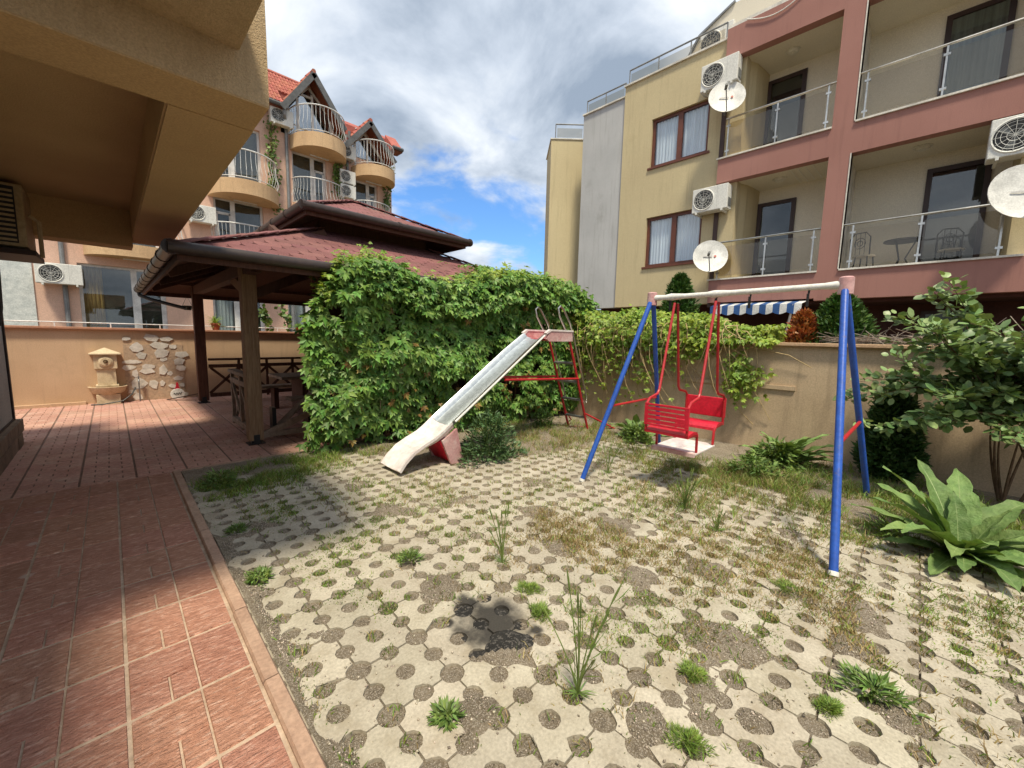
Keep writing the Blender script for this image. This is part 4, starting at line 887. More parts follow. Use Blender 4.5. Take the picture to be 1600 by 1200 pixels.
# balcony furniture
def bistro_chair(loc, rz, label):
    t = thing('bistro_chair', label, 'chair', loc, rz)
    MB().lathe([(.001,.43),(.19,.43),(.19,.455),(.001,.46)], seg=16).build('seat', M_cush, t, local=True)
    for a in (.8, 2.35, 3.93, 5.5): MB().tube([(.15*math.cos(a),.15*math.sin(a),.44),(.2*math.cos(a),.2*math.sin(a),0)], .012, 6).build('leg', M_iron, t, local=True)
    bk = MB().tube([(-.17,.17,.44),(-.18,.21,.8),(-.1,.22,.9),(.1,.22,.9),(.18,.21,.8),(.17,.17,.44)], .012, 6).build('back_hoop', M_iron, t, local=True)
    for q in (.05, .10): MB().tube([(q*math.cos(k*.6283), .205, .69+q*1.1*math.sin(k*.6283)) for k in range(11)], .008, 5).build('scroll', M_iron, t, local=True)
    for q in (-.08, 0, .08): MB().tube([(q,.18,.46),(q,.21,.89)], .006, 5).build('back_rod', M_iron, t, local=True)
bistro_chair((11.55, 1.02, 2.94), 1.2, 'wrought iron chair left of the table on the lower balcony'); bistro_chair((11.75, -.25, 2.94), -1.4, 'wrought iron chair right of the table on the lower balcony')
bt_ = thing('bistro_table', 'round dark iron table on the lower glass balcony', 'table', (11.7, .45, 2.94)); MB().lathe([(.001,.70),(.30,.70),(.30,.725),(.001,.73)], seg=24).build('table_top', M_iron, bt_, local=True)
for a in (.5, 2.6, 4.7): MB().tube([(.2*math.cos(a),.2*math.sin(a),.70),(.06*math.cos(a),.06*math.sin(a),.35),(.22*math.cos(a),.22*math.sin(a),0)], .012, 6).build('leg', M_iron, bt_, local=True)

# ================================================================ PEACH HOTEL BEHIND THE BACK WALL
YP = 17.5
PB = thing('peach_hotel', 'peach hotel with curved balconies and red tiled gables', 'building', (4, YP, 1.2))
# (x0,x1,z0,z1, mullion fraction, style)
WN = [(-.56,1.38,1.25,3.38,.62,'L'), (2.62,4.2,1.25,3.36,.45,'R'), (5.0,6.5,1.25,3.36,.5,'R'), (7.6,8.9,1.25,3.3,.5,'R'),
      (2.80,4.30,3.95,6.10,.38,'D'), (-.3,1.3,3.95,6.1,.5,'D'), (5.35,6.75,3.95,6.1,.6,'L'), (7.75,8.95,3.95,6.1,.6,'L'),
      (2.85,4.30,6.55,8.68,.4,'D'), (5.34,6.62,6.50,8.40,.60,'L'), (7.70,8.80,6.35,8.02,.62,'L'), (-.3,1.3,6.55,8.6,.5,'D')]
pw = MB(); wall_cells(pw, [-6, 9.46], [1.2, 8.9], [w[:4] for w in WN], lambda a, b, c, d: pw.box(a, b, YP, YP+.3, c, d)); pw.build('wall', M_peach, PB)
MB().box(-6, 5.0, YP, YP+.3, 8.9, 9.6).build('upper_wall', M_peach, PB); MB().box(7.06, 7.3, YP, YP+.3, 8.9, 9.6).build('upper_wall', M_peach, PB); MB().box(9.2, 9.46, YP, YP+.3, 8.9, 9.6).build('upper_wall', M_peach, PB)
MB().box(-6, 9.44, YP+.32, YP+6, 1.2, 9.7).build('rooms_behind', M_inside, PB); MB().box(9.16, 9.46, YP+.3, YP+6, 1.2, 9.7).build('end_wall', M_peach, PB)
mw = MB().box(-6, -1.42, YP-.03, YP, 1.25, 3.46).build('marbled_panel', M_marble, PB)
def pwindow(x0, x1, z0, z1, fr, style, Y=YP+.12, parent=PB):
    w = .075; xm = x0+(x1-x0)*fr; f = MB().box(x0, x1, Y, Y+.06, z1-w, z1).box(x0, x1, Y, Y+.06, z0, z0+w).box(x0, x0+w, Y, Y+.06, z0+w, z1-w).box(x1-w, x1, Y, Y+.06, z0+w, z1-w).box(xm-.07, xm+.07, Y, Y+.06, z0+w, z1-w)
    zt = z1-.5; a, b = (xm+.07, x1-w) if style in 'LR' else (x0+w, xm-.07); f.box(a, b, Y, Y+.06, zt-.05, zt+.03); f.box(a, a+.05, Y, Y+.06, z0+w, zt).box(b-.05, b, Y, Y+.06, z0+w, zt)
    fo = f.build('window', M_pvc, parent); MB().box(x0+w, x1-w, Y+.03, Y+.035, z0+w, z1-w).build('pane', GL_dark, fo); MB().box(x0, x1, Y+.19, Y+.195, z0, z1).build('room_behind', M_insideg, fo)
    return fo
for k, w in enumerate(WN):
    fo = pwindow(*w)
    if k in (0, 1, 2):
        a = w[0]+.08; b = a+(.42 if k == 0 else .55); c = MB(); n = 22; pv = [(a+(b-a)*i/n, YP+.24+.022*math.sin(i*1.5)) for i in range(n+1)]
        c.add([(x, y, w[2]+.05) for x, y in pv]+[(x, y, w[3]-.08) for x, y in pv], [(i, i+1, n+2+i, n+1+i) for i in range(n)]); c.build('drape', M_curt2 if k == 0 else M_curt, fo, smooth=True)
def balcony(x0, x1, zb, zt, depth, rail=.95, wave=True, slab=True):
    cx, hw = (x0+x1)/2, (x1-x0)/2; n = 22; arc = [(cx-hw*math.cos(math.pi*k/n), YP-depth*math.sin(math.pi*k/n)) for k in range(n+1)]
    so = MB().prism(arc, zb, zt, 'z').build('balcony', M_ochre, PB)
    if rail:
        ins = .96; tr = [(cx+(x-cx)*ins, YP+(y-YP)*ins, zt+rail) for x, y in arc]; MB().tube(tr, .022, 6).build('handrail', M_pvc, so); MB().tube([(x, y, zt+.08) for x, y, z in tr], .014, 6).build('lower_rail', M_pvc, so)
        m = 22
        for k in range(m+1):
            t = math.pi*k/m; p = Vector((cx-hw*ins*math.cos(t), YP-depth*ins*math.sin(t), zt)); o = Vector((-math.cos(t), -math.sin(t), 0))*.07
            MB().tube([p+Vector((0,0,.08)), p+o+Vector((0,0,.30)), p+Vector((0,0,.55)), p-o*.25+Vector((0,0,.75)), p+Vector((0,0,rail))], .0075, 4, cap=False).build('baluster', M_pvc, so)
    MB().box(cx-.35, cx+.35, YP-.22, YP-.15, zb-.03, zb).build('lamp_strip', M_pvc, so)
balcony(2.65, 4.78, 6.05, 6.52, 1.25); balcony(5.28, 7.30, 8.36, 8.86, 1.25); balcony(7.62, 9.44, 8.0, 8.44, 1.15)
balcony(-.40, 1.95, 3.62, 3.98, .85, rail=.95); balcony(5.3, 7.3, 5.98, 6.40, .8); balcony(2.65, 4.7, 3.55, 3.92, .75, rail=1.25); balcony(7.6, 9.3, 5.7, 6.1, .8)
for x in (-.83, 5.16, 7.45): MB().tube([(x, YP-.06, 1.25), (x, YP-.06, 9.62)], .055, 8).build('downpipe', M_pipeg, PB, smooth=True)
# eaves and gables
mr = MB().prism([(YP+.15,9.75),(YP+.15,10.325),(YP+1.25,11.45),(YP+3,11.45),(YP+3,9.75)], -6, 6.9, 'x').build('main_roof', M_ptile, PB); MB().prism([(YP+.15,9.75),(YP+.15,10.155),(YP+.5,10.42),(YP+3,10.42),(YP+3,9.75)], 6.9, 9.75, 'x').build('main_roof', M_ptile, PB)
for xa, xb in ((-6, 4.98), (7.10, 7.22), (9.26, 9.75)):
    MB().prism([(YP-.50,9.58),(YP-.50,9.66),(YP+.15,10.325),(YP+.15,9.58)], xa, xb, 'x').build('eave_roof', M_ptile, PB); MB().tube([(xa,YP-.54,9.62),(xb,YP-.54,9.62)], .075, 8).build('roof_gutter', M_fasc, PB); MB().box(xa, xb, YP-.5, YP, 9.52, 9.57).build('eave_soffit', M_woods, PB)
for r_ in range(8):
    for c in range(20):
        if c > 9 and r_ < 3: continue
        y = YP-.5+.22*r_; z = 9.68+(y-YP+.5)*1.023; x = 3.9+.115*c; MB().tube([(x, y+.25, z+.27), (x, y-.02, z)], [.05, .062], 6).build('roof_tile', M_ptile, mr)
MB().tube([(3.8,YP+1.25,11.5),(6.9,YP+1.25,11.5)], .09, 8).build('ridge_tile', M_ptile, mr)
for x in (5.0, 7.35): MB().tube([(x,YP-.54,9.58),(x,YP-.5,9.35),(x+.13,YP-.12,9.05)], .06, 8).build('rain_pipe', M_pipeg, PB)
def gable(xc, zp, hw, ze):
    yf = YP-.62
    for s in (-1, 1):
        q = [(xc, yf, zp), (xc, YP+3.2, zp), (xc+s*hw, YP+3.2, ze), (xc+s*hw, yf, ze)]
        if s == -1: q = q[::-1]
        rf = MB().slab(q, .05).build('gable_roof', M_ptile, PB)
        MB().bar((xc-s*.02, yf-.02, zp-.06), (xc+s*hw, yf-.02, ze-.06), .06, .20, (0,0,1)).build('bargeboard', M_fasc, PB)
        MB().slab([(xc, yf+.03, zp-.07), (xc+s*hw, yf+.03, ze-.07), (xc+s*hw, YP+.1, ze-.07), (xc, YP+.1, zp-.07)][::s], .012).build('gable_soffit', M_woods, PB)
        if s == -1:                                   # rolled tiles on the slope that shows
            L_ = math.hypot(hw, zp-ze); rows, cols = 7, 9; ux = Vector((-hw/L_, 0, (ze-zp)/L_))
            for r_ in range(rows):
                for c in range(cols):
                    p0 = Vector((xc, yf+.04+c*.36, zp+.04))+ux*(L_*r_/rows); p1 = p0+ux*(L_/rows*1.12)+Vector((0,0,.02))
                    MB().tube([p0+Vector((0,.16,0)), p1+Vector((0,.16,0))], [.085,.10], 6).build('roof_tile', M_ptile, rf)
    MB().tube([(xc, yf-.03, zp+.03), (xc, YP+3, zp+.03)], .08, 8).build('ridge_tile', M_ptile, PB)
    zf = 8.92 if xc < 7 else 8.46; z2 = zp-.42; x_l, x_r = xc-.78, xc+.85
    f = MB().box(x_l, x_l+.07, YP-.02, YP+.05, zf, z2-.65).box(xc-.45, xc-.37, YP-.02, YP+.05, zf, z2-.3).box(xc+.08, xc+.16, YP-.02, YP+.05, zf, z2-.1).bar((x_l, YP+.015, z2-.75), (xc, YP+.015, zp-.3), .07, .07).bar((xc, YP+.015, zp-.3), (x_r, YP+.015, z2-.75), .07, .07).box(xc-.37, xc+.08, YP-.02, YP+.05, zf+1.55, zf+1.62).box(x_r-.07,x_r,YP-.02,YP+.05,zf,z2-.75)
    fo = f.build('gable_window', M_pvc, PB); MB().prism([(x_l,zf),(x_r,zf),(x_r,z2-.75),(xc,zp-.32),(x_l,z2-.75)], YP+.012, YP+.018, 'y').build('pane', GL_gab, fo); MB().prism([(x_l,zf),(x_r,zf),(x_r,z2-.75),(xc,zp-.32),(x_l,z2-.75)], YP+.10, YP+.11, 'y').build('room_behind', M_insideg, fo)
    MB().prism([(xc-hw+.1,9.45),(x_l,9.45),(x_l,z2-.75),(xc,zp-.32),(x_r,z2-.75),(x_r,9.45),(xc+hw-.1,9.45),(xc,zp-.07)], YP+.02, YP+.09, 'y').build('gable_wall', M_peach, PB)
gable(6.02, 11.15, 1.12, 9.55); gable(8.22, 10.25, 1.10, 8.98)
aircon((-.90, YP-.42, 2.70), 0, 'white air conditioner on the peach wall left of gold drapes', .90, .56, .28)
aircon((2.40, YP-.42, 5.05), 0, 'white air conditioner half hidden behind the ochre overhang', .8, .55, .28)
aircon((4.95, YP-.40, 9.0), 0, 'white air conditioner below the eaves left of the tall gable', .75, .56, .26)
aircon((7.38, YP-.38, 8.60), 0, 'white air conditioner below the eaves between the two gables', .6, .52, .26)
aircon((7.34, YP-.38, 7.62), 0, 'upper of two stacked air conditioners just above gazebo roof', .62, .50, .26)
aircon((7.34, YP-.38, 7.06), 0, 'lower of two stacked air conditioners just above gazebo roof', .62, .50, .26)
tr = thing('terrace_railing', 'low white metal railing on the cap of the ochre wall', 'railing', (1, 11.62, 1.5))
MB().tube([(-1.6,11.64,1.60),(6.2,11.64,1.60)], .012, 6).build('rail', M_pvc, tr)
for k in range(11): MB().tube([(-1.5+k*.76,11.64,1.515),(-1.5+k*.76,11.64,1.60)], .012, 6).build('rail_post', M_pvc, tr)

# ================================================================ PLANTS
def palmate(C, Nrm, size, spread=1.0, leaflets=5, w=.42):
    """compound leaves: for each centre five leaflets hanging round it"""
    n = len(C); Nrm = nrm(Nrm); down = np.array([0,0,-1.])+rng.normal(size=(n,3))*.45
    d0 = nrm(down-Nrm*np.sum(down*Nrm, 1, keepdims=True)); sd = np.cross(Nrm, d0); out = []; sc_ = rng.uniform(.6, 1.25, n)
    for k in range(leaflets):
        a = (k-(leaflets-1)/2)*.72*spread; d = d0*math.cos(a)+sd*math.sin(a)+Nrm*.12; L = size*sc_*(1-.16*abs(k-(leaflets-1)/2))*rng.uniform(.8,1.15,n)
        out.append(leaf_arrays(C, d, Nrm+rng.normal(size=(n,3))*.25, L, L*w, .16, .12))
    return out
# ---- creeper over the gazebo side
CX = [1.62, 1.97, 2.34, 2.7, 3.08, 3.74, 4.2, 4.66, 5.3, 5.8, 6.3, 6.75]; CZ = [1.70, 2.30, 2.42, 2.34, 2.20, 2.22, 2.32, 2.50, 2.47, 2.46, 2.36, 1.95]
def creeper_front(x): return 4.90-np.clip((x-3.9)/2.4, 0, 1.2)*.30
CV = thing('creeper', 'dense green five leaved creeper covering the side of the gazebo', 'climbing plant', (4.0, 5.2, 0))
n = 6600; x = rng.uniform(1.62, 6.75, n); zt = np.interp(x, CX, CZ); z = .06+(zt-.06)*rng.uniform(0, 1, n)**.85
lump = np.array([.22*fnoise(a, b, 1.3, 20)+.17*fnoise(a, b, 3.2, 21) for a, b in zip(x, z)]); edge = np.clip((x-1.62)/.3, 0, 1)
depth = rng.exponential(.09, n); y = creeper_front(x)-lump*edge+depth+.05*np.clip((z-zt+.35)/.35, 0, 1)+.12*(1-edge)+.10*np.clip((.5-z)/.5, 0, 1)
keep = np.array([fnoise(a, b, 2.4, 22) > -.42+.25*max(0, .9-b) for a, b in zip(x, z)]); C = np.stack([x, y, z], 1)[keep]
Nn = np.tile([-.25, -1., .45], (len(C), 1))+rng.normal(size=(len(C),3))*.38; Nn[:,2] += np.clip((C[:,2]-np.interp(C[:,0], CX, CZ)+.3)/.3, 0, 1)*1.2
parts = palmate(C, Nn, .118)
n = 1500; x = rng.uniform(1.9, 6.7, n); zt = np.interp(x, CX, CZ); y = creeper_front(x)+rng.uniform(-.06, .75, n); z = zt-.02+.10*np.sin(x*5)+rng.normal(size=n)*.05+.10*(y-5)
parts += palmate(np.stack([x, y, z], 1), np.tile([0, -.4, 1.], (n,1))+rng.normal(size=(n,3))*.3, .105)
n = 700; x = np.concatenate([rng.normal(4.9, .35, 380), rng.normal(5.9, .5, 320)]); y = 5.0+rng.uniform(0, .8, n); z = 2.40+.22*rng.random(n)+.22*(y-5.0)
parts += palmate(np.stack([x, y, z], 1), np.tile([0, -.3, 1.], (n,1))+rng.normal(size=(n,3))*.5, .08)
n = 1300; x = rng.uniform(1.92, 6.6, n); zt = np.interp(x, CX, CZ); parts += palmate(np.stack([x, creeper_front(x)-rng.uniform(.02,.20,n), zt-rng.uniform(-.05,.42,n)], 1), np.tile([-.2,-1.,.7],(n,1))+rng.normal(size=(n,3))*.4, .11)
tri_mesh('foliage', parts, M_lvine, CV)
n = 130; x = rng.uniform(1.8, 6.5, n); z = rng.uniform(.15, 2.2, n); tri_mesh('withered_foliage', palmate(np.stack([x, creeper_front(x)-.06+rng.uniform(0,.12,n), z], 1), np.tile([-.2,-1.,.3],(n,1))+rng.normal(size=(n,3))*.4, .09), mat('withered_leaf', (.33,.22,.06), col2=(.22,.13,.04), island=.4, trans=.2, **LEAF), CV)
n = 1500; x = rng.uniform(1.75, 6.6, n); zt = np.interp(x, CX, CZ); y = creeper_front(x)+rng.uniform(-.06, .3, n); z = zt+rng.normal(size=n)*.07+.04
tri_mesh('young_foliage', palmate(np.stack([x, y, z], 1), np.tile([-.2, -.5, 1.], (n,1))+rng.normal(size=(n,3))*.4, .075), M_lvy, CV)
for k in range(26):
    x = 1.8+random.random()*4.6; yb = float(creeper_front(x))+.25; pts = [(x, yb, 0)]; h = np.interp(x, CX, CZ)*random.uniform(.6, .95); q = x
    for i in range(1, 7): q += random.uniform(-.12, .12); pts.append((q, yb+random.uniform(-.14,.1), h*i/6))
    MB().tube(pts, [.014-.0015*i for i in range(7)], 5).build('stem', M_stem, CV)
for k in range(16):
    a = random.uniform(1.75, 3.4); pts = [(a, 5.2+random.random()*.2, .75+random.random()*.4)]
    for i in range(4): p = pts[-1]; pts.append((p[0]+random.uniform(-.12,.1), p[1]-random.uniform(0,.09), p[2]-random.uniform(.08,.26)))
    MB().tube(pts, .005, 4).build('stem', M_straw, CV)
MB().box(1.9, 6.3, 5.42, 5.46, .05, 2.2).build('dark_trellis_backing', M_wood, CV)  # solid dark sheet on the trellis line, standing in for shade behind leaf gaps
for k in range(22): MB().tube([(1.85+k*.205+random.uniform(-.05,.05), 5.15+random.random()*.5, np.interp(1.85+k*.205, CX, CZ)), (1.85+k*.205+random.uniform(-.1,.1), 5.1+random.random()*.4, np.interp(1.85+k*.205, CX, CZ)+random.uniform(.10,.24))], .003, 4).build('shoot', mat('shoot_pink', (.42,.24,.10), .8), CV)
# ---- vine spilling over the right garden wall
WV = thing('wall_vine', 'yellow green vine with bare tangled stems spilling over the tan wall', 'climbing plant', (6.5, 3.0, 1.4))
n = 4300; t = rng.random(n); y = 1.32+3.6*t**.85; w = np.clip((y-1.0)/1.7, .22, 1.2); x = 6.62+rng.normal(size=n)*.26*w-.10*w; z = 1.50+rng.random(n)*(.16+.30*w)+.05*np.sin(y*6)
fall = rng.random(n) < .34; x[fall] = 6.30-np.abs(rng.normal(size=fall.sum()))*.09; z[fall] = 1.55-rng.exponential(.22, fall.sum())*np.clip((y[fall]-1.9)/1.0, .1, 1.5)
ok = z > .35; P = np.stack([x, y, z], 1)[ok]
tri_mesh('foliage', palmate(P, np.tile([-.6, -.4, .8], (len(P),1))+rng.normal(size=(len(P),3))*.5, .085, 1.0, 3, .5), M_lvy, WV)
n = 260; q = rng.normal(size=(n,3))*[.06,.13,.16]+[6.26,1.72,1.02]; tri_mesh('hanging_foliage', palmate(q, np.tile([-1.,-.3,.4],(n,1))+rng.normal(size=(n,3))*.4, .075, 1, 3, .5), M_lvy, WV)
for k in range(120):
    y = random.uniform(1.7, 5.0); a = Vector((6.45+random.uniform(-.1,.15), y, 1.52+random.random()*.3)); L_ = random.uniform(.4, 1.3)*min(1, (y-.9)/1.6)
    pts = [a, a+Vector((-.22-random.random()*.12, random.uniform(-.25,.25), .05)), a+Vector((-.28-random.random()*.15, random.uniform(-.4,.3), -L_*.5)), a+Vector((-.16, random.uniform(-.5,.3), -L_))]
    c = [pts[0].lerp(pts[1], u).lerp(pts[1].lerp(pts[2], u), u).lerp(pts[1].lerp(pts[2], u).lerp(pts[2].lerp(pts[3], u), u), u) for u in (0,.2,.4,.6,.8,1)]
    MB().tube([p if p.z > .02 else Vector((p.x,p.y,.02)) for p in c], [.008,.008,.007,.006,.005,.004], 4).build('stem', M_straw, WV)
for pts in ([(6.32,1.9,1.5),(6.30,1.55,1.42),(6.33,1.2,1.35),(6.36,.95,1.20)], [(6.33,2.1,1.3),(6.3,1.9,.9),(6.36,1.75,.55),(6.38,1.55,.35)], [(6.32,2.3,1.2),(6.28,2.0,.8),(6.36,1.85,.35)], [(6.35,1.75,1.1),(6.3,1.5,.75),(6.37,1.35,.45)]): MB().tube(pts, .005, 4).build('stem', M_straw, WV)
# ---- shrubs above and before the wall
def conifer(base, h, r, m, label, name='conifer', n=5200, tip=.55, size=.06, top=.04):
    t = thing(name, label, 'shrub', base); b = np.array(base); u = rng.random(n)**.75; rad = r*np.where(u < .22, .62+.38*u/.22, ((1-u)/.78)**tip)+top*(1-u)*.2; a = rng.uniform(0, 2*math.pi, n)
    lump = np.array([.30*fnoise(math.cos(q)*1.5+w*3, math.sin(q)*1.5-w*2, 2.4, 31)+.16*fnoise(math.cos(q)*3+w*8, math.sin(q)*3, 3., 32) for q, w in zip(a, u)]); rr = rad*(1+1.3*lump)*np.sqrt(rng.uniform(.25, 1, n))
    P = np.stack([b[0]+rr*np.cos(a), b[1]+rr*np.sin(a), b[2]+.03+u*h*.98], 1); o = np.stack([np.cos(a), np.sin(a), np.full(n, .9)], 1); D = nrm(o+rng.normal(size=(n,3))*.6); size = size*1.35
    tri_mesh('crown', [leaf_arrays(P, D, rng.normal(size=(n,3)), size*rng.uniform(.7,1.3,n), size*.38, .1, .1)], m, t)
    MB().tube([Vector(base), Vector(base)+Vector((0,0,h*.85))], [.03,.008], 6).build('trunk', M_stem, t); return t
conifer((7.35, 3.14, 1.3), 1.36, .36, M_lconi, 'tall pointed green thuja behind wall by the left swing leg', n=6500)
conifer((7.25, .82, 1.3), .86, .42, M_lconi, 'low rounded green thuja behind the right swing leg', n=6500, tip=.6)
conifer((7.05, 1.20, 1.3), .62, .21, M_lrust, 'rusty brown dead shrub behind wall left of low thuja', name='dead_shrub', n=2000)
conifer((6.05, .12, 0), .95, .25, M_lconid, 'dark green yew shrub at wall foot behind the rose bush', name='yew_shrub', n=8500, tip=.4, size=.06)
bp_ = thing('brush_pile', 'heap of dry grey twigs on the cap of the tan wall', 'brush', (6.9, 0, 1.4))
tw = MB()
for k in range(420):
    c = Vector((6.85+random.gauss(0,.14), random.uniform(-1.3, .75), 1.52+abs(random.gauss(0,.045)))); d = Vector((random.gauss(0,.35), random.gauss(0,1), random.gauss(0,.15))).normalized()*random.uniform(.1,.3); tw.tube([c-d, c+d*.3+Vector((0,0,random.uniform(-.02,.04))), c+d], .0045, 3)
stuff(tw.build('twigs', M_brush, bp_))
# ---- rose bush on the right
RS = thing('rose_bush', 'tall arching rose bush with round leaves before the right wall', 'shrub', (6.0, -.75, 0))
LP, LD = [], []
def rose_branch(a, b, sag, rad, leaf_from, step):
    a, b = Vector(a), Vector(b); m = (a+b)/2+Vector((random.uniform(-.1,.1), random.uniform(-.1,.1), sag)); n_ = 9; pts = [a.lerp(m, i/n_).lerp(m.lerp(b, i/n_), i/n_) for i in range(n_+1)]
    MB().tube(pts, [rad*(1-.75*i/n_) for i in range(n_+1)], 5).build('branch', M_stem, RS)
    L_ = (b-a).length; k = int(L_*(1-leaf_from)/step)
    for i in range(k):
        t = leaf_from+(1-leaf_from)*(i+random.random())/max(1, k); q = t*n_; j = min(n_-1, int(q)); p = pts[j].lerp(pts[j+1], q-j); dd = (pts[j+1]-pts[j]).normalized()
        for s in range(random.choice((2, 3, 4))):
            o = Vector((random.gauss(0,1), random.gauss(0,1), random.gauss(.1,.6))).normalized(); LP.append(p+o*random.uniform(.01,.07)); LD.append(o+dd*.5)
    return pts
for k in range(78):
    tip = Vector((random.uniform(4.9, 6.2), random.uniform(-1.7, .34), random.uniform(.72, 2.0)))
    if tip.y > -.2 and tip.z > 1.85: tip.z -= .3
    base = Vector((6.05+random.uniform(-.15,.1), -.85+random.uniform(-.2,.2), 0.0)); mid = Vector((5.95+random.uniform(-.2,.2), -.75+random.uniform(-.35,.25), random.uniform(.75,1.2)))
    if k < 9: rose_branch(base, mid, .05, .014, 1.0, .1)
    rose_branch(mid, tip, random.uniform(.0,.25), .009, .12, .030)
for tip in ((5.55,.55,.98), (5.5,.42,1.12), (5.6,.50,.90), (5.4,.25,1.0), (5.35,-.02,2.02), (5.3,-.12,2.1), (5.5,.12,1.75), (5.6,.22,1.55)): rose_branch((5.9,-.6,1.15), tip, .12, .007, .25, .03)
P = np.array([tuple(p) for p in LP]); D = np.array([tuple(p) for p in LD]); n = len(P)
tri_mesh('foliage', [round_leaf_arrays(P, D, np.tile([-.35,-.25,1.],(n,1))+rng.normal(size=(n,3))*.45, rng.uniform(.045,.105,n), rng.uniform(.04,.08,n))], M_lrose, RS)
# ---- broad leaved rosettes
def big_leaf(base, az, L_, W_, el, droop, m, parent, wave=.075):
    base = Vector(base); h = Vector((math.cos(az), math.sin(az), 0)); sd = Vector((-math.sin(az), math.cos(az), 0)); n_ = 16; rows = []; p = base.copy(); e = el
    ph = random.uniform(0, 6); tw_ = random.uniform(-.25, .25); cols = (-1,-.72,-.42,-.14,0,.14,.42,.72,1); rib = []
    for i in range(n_+1):
        t = i/n_; d = h*math.cos(e)+Vector((0,0,1))*math.sin(e); nn = Vector((0,0,1))*math.cos(e)-h*math.sin(e); s2 = sd*math.cos(tw_*t)+nn*math.sin(tw_*t)
        w = W_*.5*(math.sin(math.pi*min(1, t**.8*.97+.03))**.8)*(1+.06*math.sin(ph+i*2.7))+.012*(1-t)
        rows.append([p+s2*(w*c+W_*.03*math.sin(ph*2+i*2.1)*(abs(c) == 1)*c)+nn*(w*(.34*abs(c)**1.6-.05)+wave*W_*math.sin(ph+i*1.35+(2.2 if c < 0 else 0))*abs(c)**2+.012*W_*math.sin(i*3.14159)*(.2 < abs(c) < .9)) for c in cols])
        rib.append(p+nn*(-w*.05-.001)); p = p+d*(L_/n_); e -= droop/n_*(.4+1.2*t)
        if p.z < base.z+.02 and e < 0: e = 0.03
    k9 = len(cols); mb = MB(); mb.v = [tuple(q) for r_ in rows for q in r_]; mb.f = [(i*k9+k, i*k9+k+1, (i+1)*k9+k+1, (i+1)*k9+k) for i in range(n_) for k in range(k9-1)]
    lf = mb.build('leaf', m, parent, smooth=True); MB().tube(rib, [W_*.035*(1-.85*i/n_) for i in range(n_+1)], 5).build('midrib', M_rib, lf, smooth=True); return lf
M_rib = mat('pale_midrib', (.33, .42, .17), .5)
def rosette(c, specs, label, m=M_lroset, name='broad_leaf_plant'):
    t = thing(name, label, 'plant', c)
    for (az, L_, W_, el, dr) in specs: big_leaf((c[0]+.03*math.cos(az), c[1]+.03*math.sin(az), c[2]), az, L_, W_, el, dr, m, t)
    return t
rosette((4.32, -.36, 0), [(R(a), l*.86, w*.66, R(e), R(d)) for a, l, w, e, d in ((140,.8,.22,35,50),(60,.78,.2,45,45),(-10,.8,.24,40,50),(-50,.75,.22,20,35),(172,.7,.2,35,55),(210,.6,.2,40,60),(95,.75,.2,30,35),(25,.6,.18,58,40),(-88,.62,.2,55,50),(150,.80,.24,42,60),(115,.78,.22,50,55),(75,.82,.22,62,40),(40,.86,.26,66,35),(5,.85,.30,60,40),(-35,.80,.26,52,55),(-75,.78,.26,40,60),(-120,.72,.30,28,60),(-160,.70,.26,24,55),(178,.62,.20,22,40),(165,.72,.22,10,25),(-140,.62,.24,8,22),(-100,.75,.26,14,35),(200,.50,.18,55,60),(100,.55,.18,72,30),(20,.52,.18,76,25),(-60,.50,.18,70,30),(-20,.80,.26,30,45),(130,.62,.18,14,20))], 'large broad leaved rosette plant beside the right swing leg')
def rand_specs(n_, L_, W_): return [(random.uniform(0, 6.28), L_*random.uniform(.65,1.1), W_*random.uniform(.8,1.15), R(random.uniform(18,75)), R(random.uniform(35,75))) for _ in range(n_)]
rosette((5.95, 1.05, 0), rand_specs(20, .60, .14), 'broad leaved plant against the tan wall right of gondola')
rosette((5.85, 3.05, 0), rand_specs(17, .50, .12), 'broad leaved plant at wall foot left of the gondola')
# ---- leafy weeds
def leafy(c, r, h, n, L_, m, label, name='weed', up=.6, cat='weed', w=.3):
    t = thing(name, label, cat, c); a = rng.uniform(0, 6.283, n); u = rng.random(n)**1.3; ph = random.uniform(0, 6.28); q = r*(1+.35*np.sin(2*a+ph)+.25*np.sin(5*a+2*ph))*np.sqrt(rng.random(n))*np.sqrt(1-u*.75)
    P = np.stack([c[0]+q*np.cos(a), c[1]+q*np.sin(a), c[2]+u*h*(1-.5*(q/r)**2)], 1); D = nrm(np.stack([np.cos(a), np.sin(a), np.full(n, up)], 1)+rng.normal(size=(n,3))*.45)
    tri_mesh('foliage', [leaf_arrays(P, D, np.tile([0,0,1.],(n,1))+rng.normal(size=(n,3))*.4, L_*rng.uniform(.6,1.3,n), L_*w, .15, .2)], m, t)
    for k in range(max(3, int(h*18))):
        b = random.uniform(0, 6.28); MB().tube([(c[0], c[1], c[2]), (c[0]+r*.4*math.cos(b), c[1]+r*.4*math.sin(b), c[2]+h*.6), (c[0]+r*.6*math.cos(b), c[1]+r*.6*math.sin(b), c[2]+h*.95)], .004, 4).build('stem', M_lweed, t)
    return t
def GP(x, y): p = G(x, y); return (p.x, p.y, 0.0)
leafy(GP(765,715), .36, .56, 2300, .075, M_lbush, 'bushy grey green thistle beside the slide end', 'thistle_bush', .7, 'weed', .28)
leafy(GP(850,668), .20, .26, 420, .07, M_lweed, 'small leafy weed in front of the slide ladder', up=.9)
leafy(GP(1215,728), .30, .30, 900, .10, M_lweed, 'spreading leafy weed at the foot of middle broad leaved plant', up=.5, w=.25)
leafy(GP(995,690), .25, .26, 650, .09, M_lweed, 'leafy weed by the left swing leg below the wall', up=.6)
leafy(GP(1175,745), .26, .22, 650, .08, M_lweed, 'pale leafy weed in the grass below the gondola', up=.6)
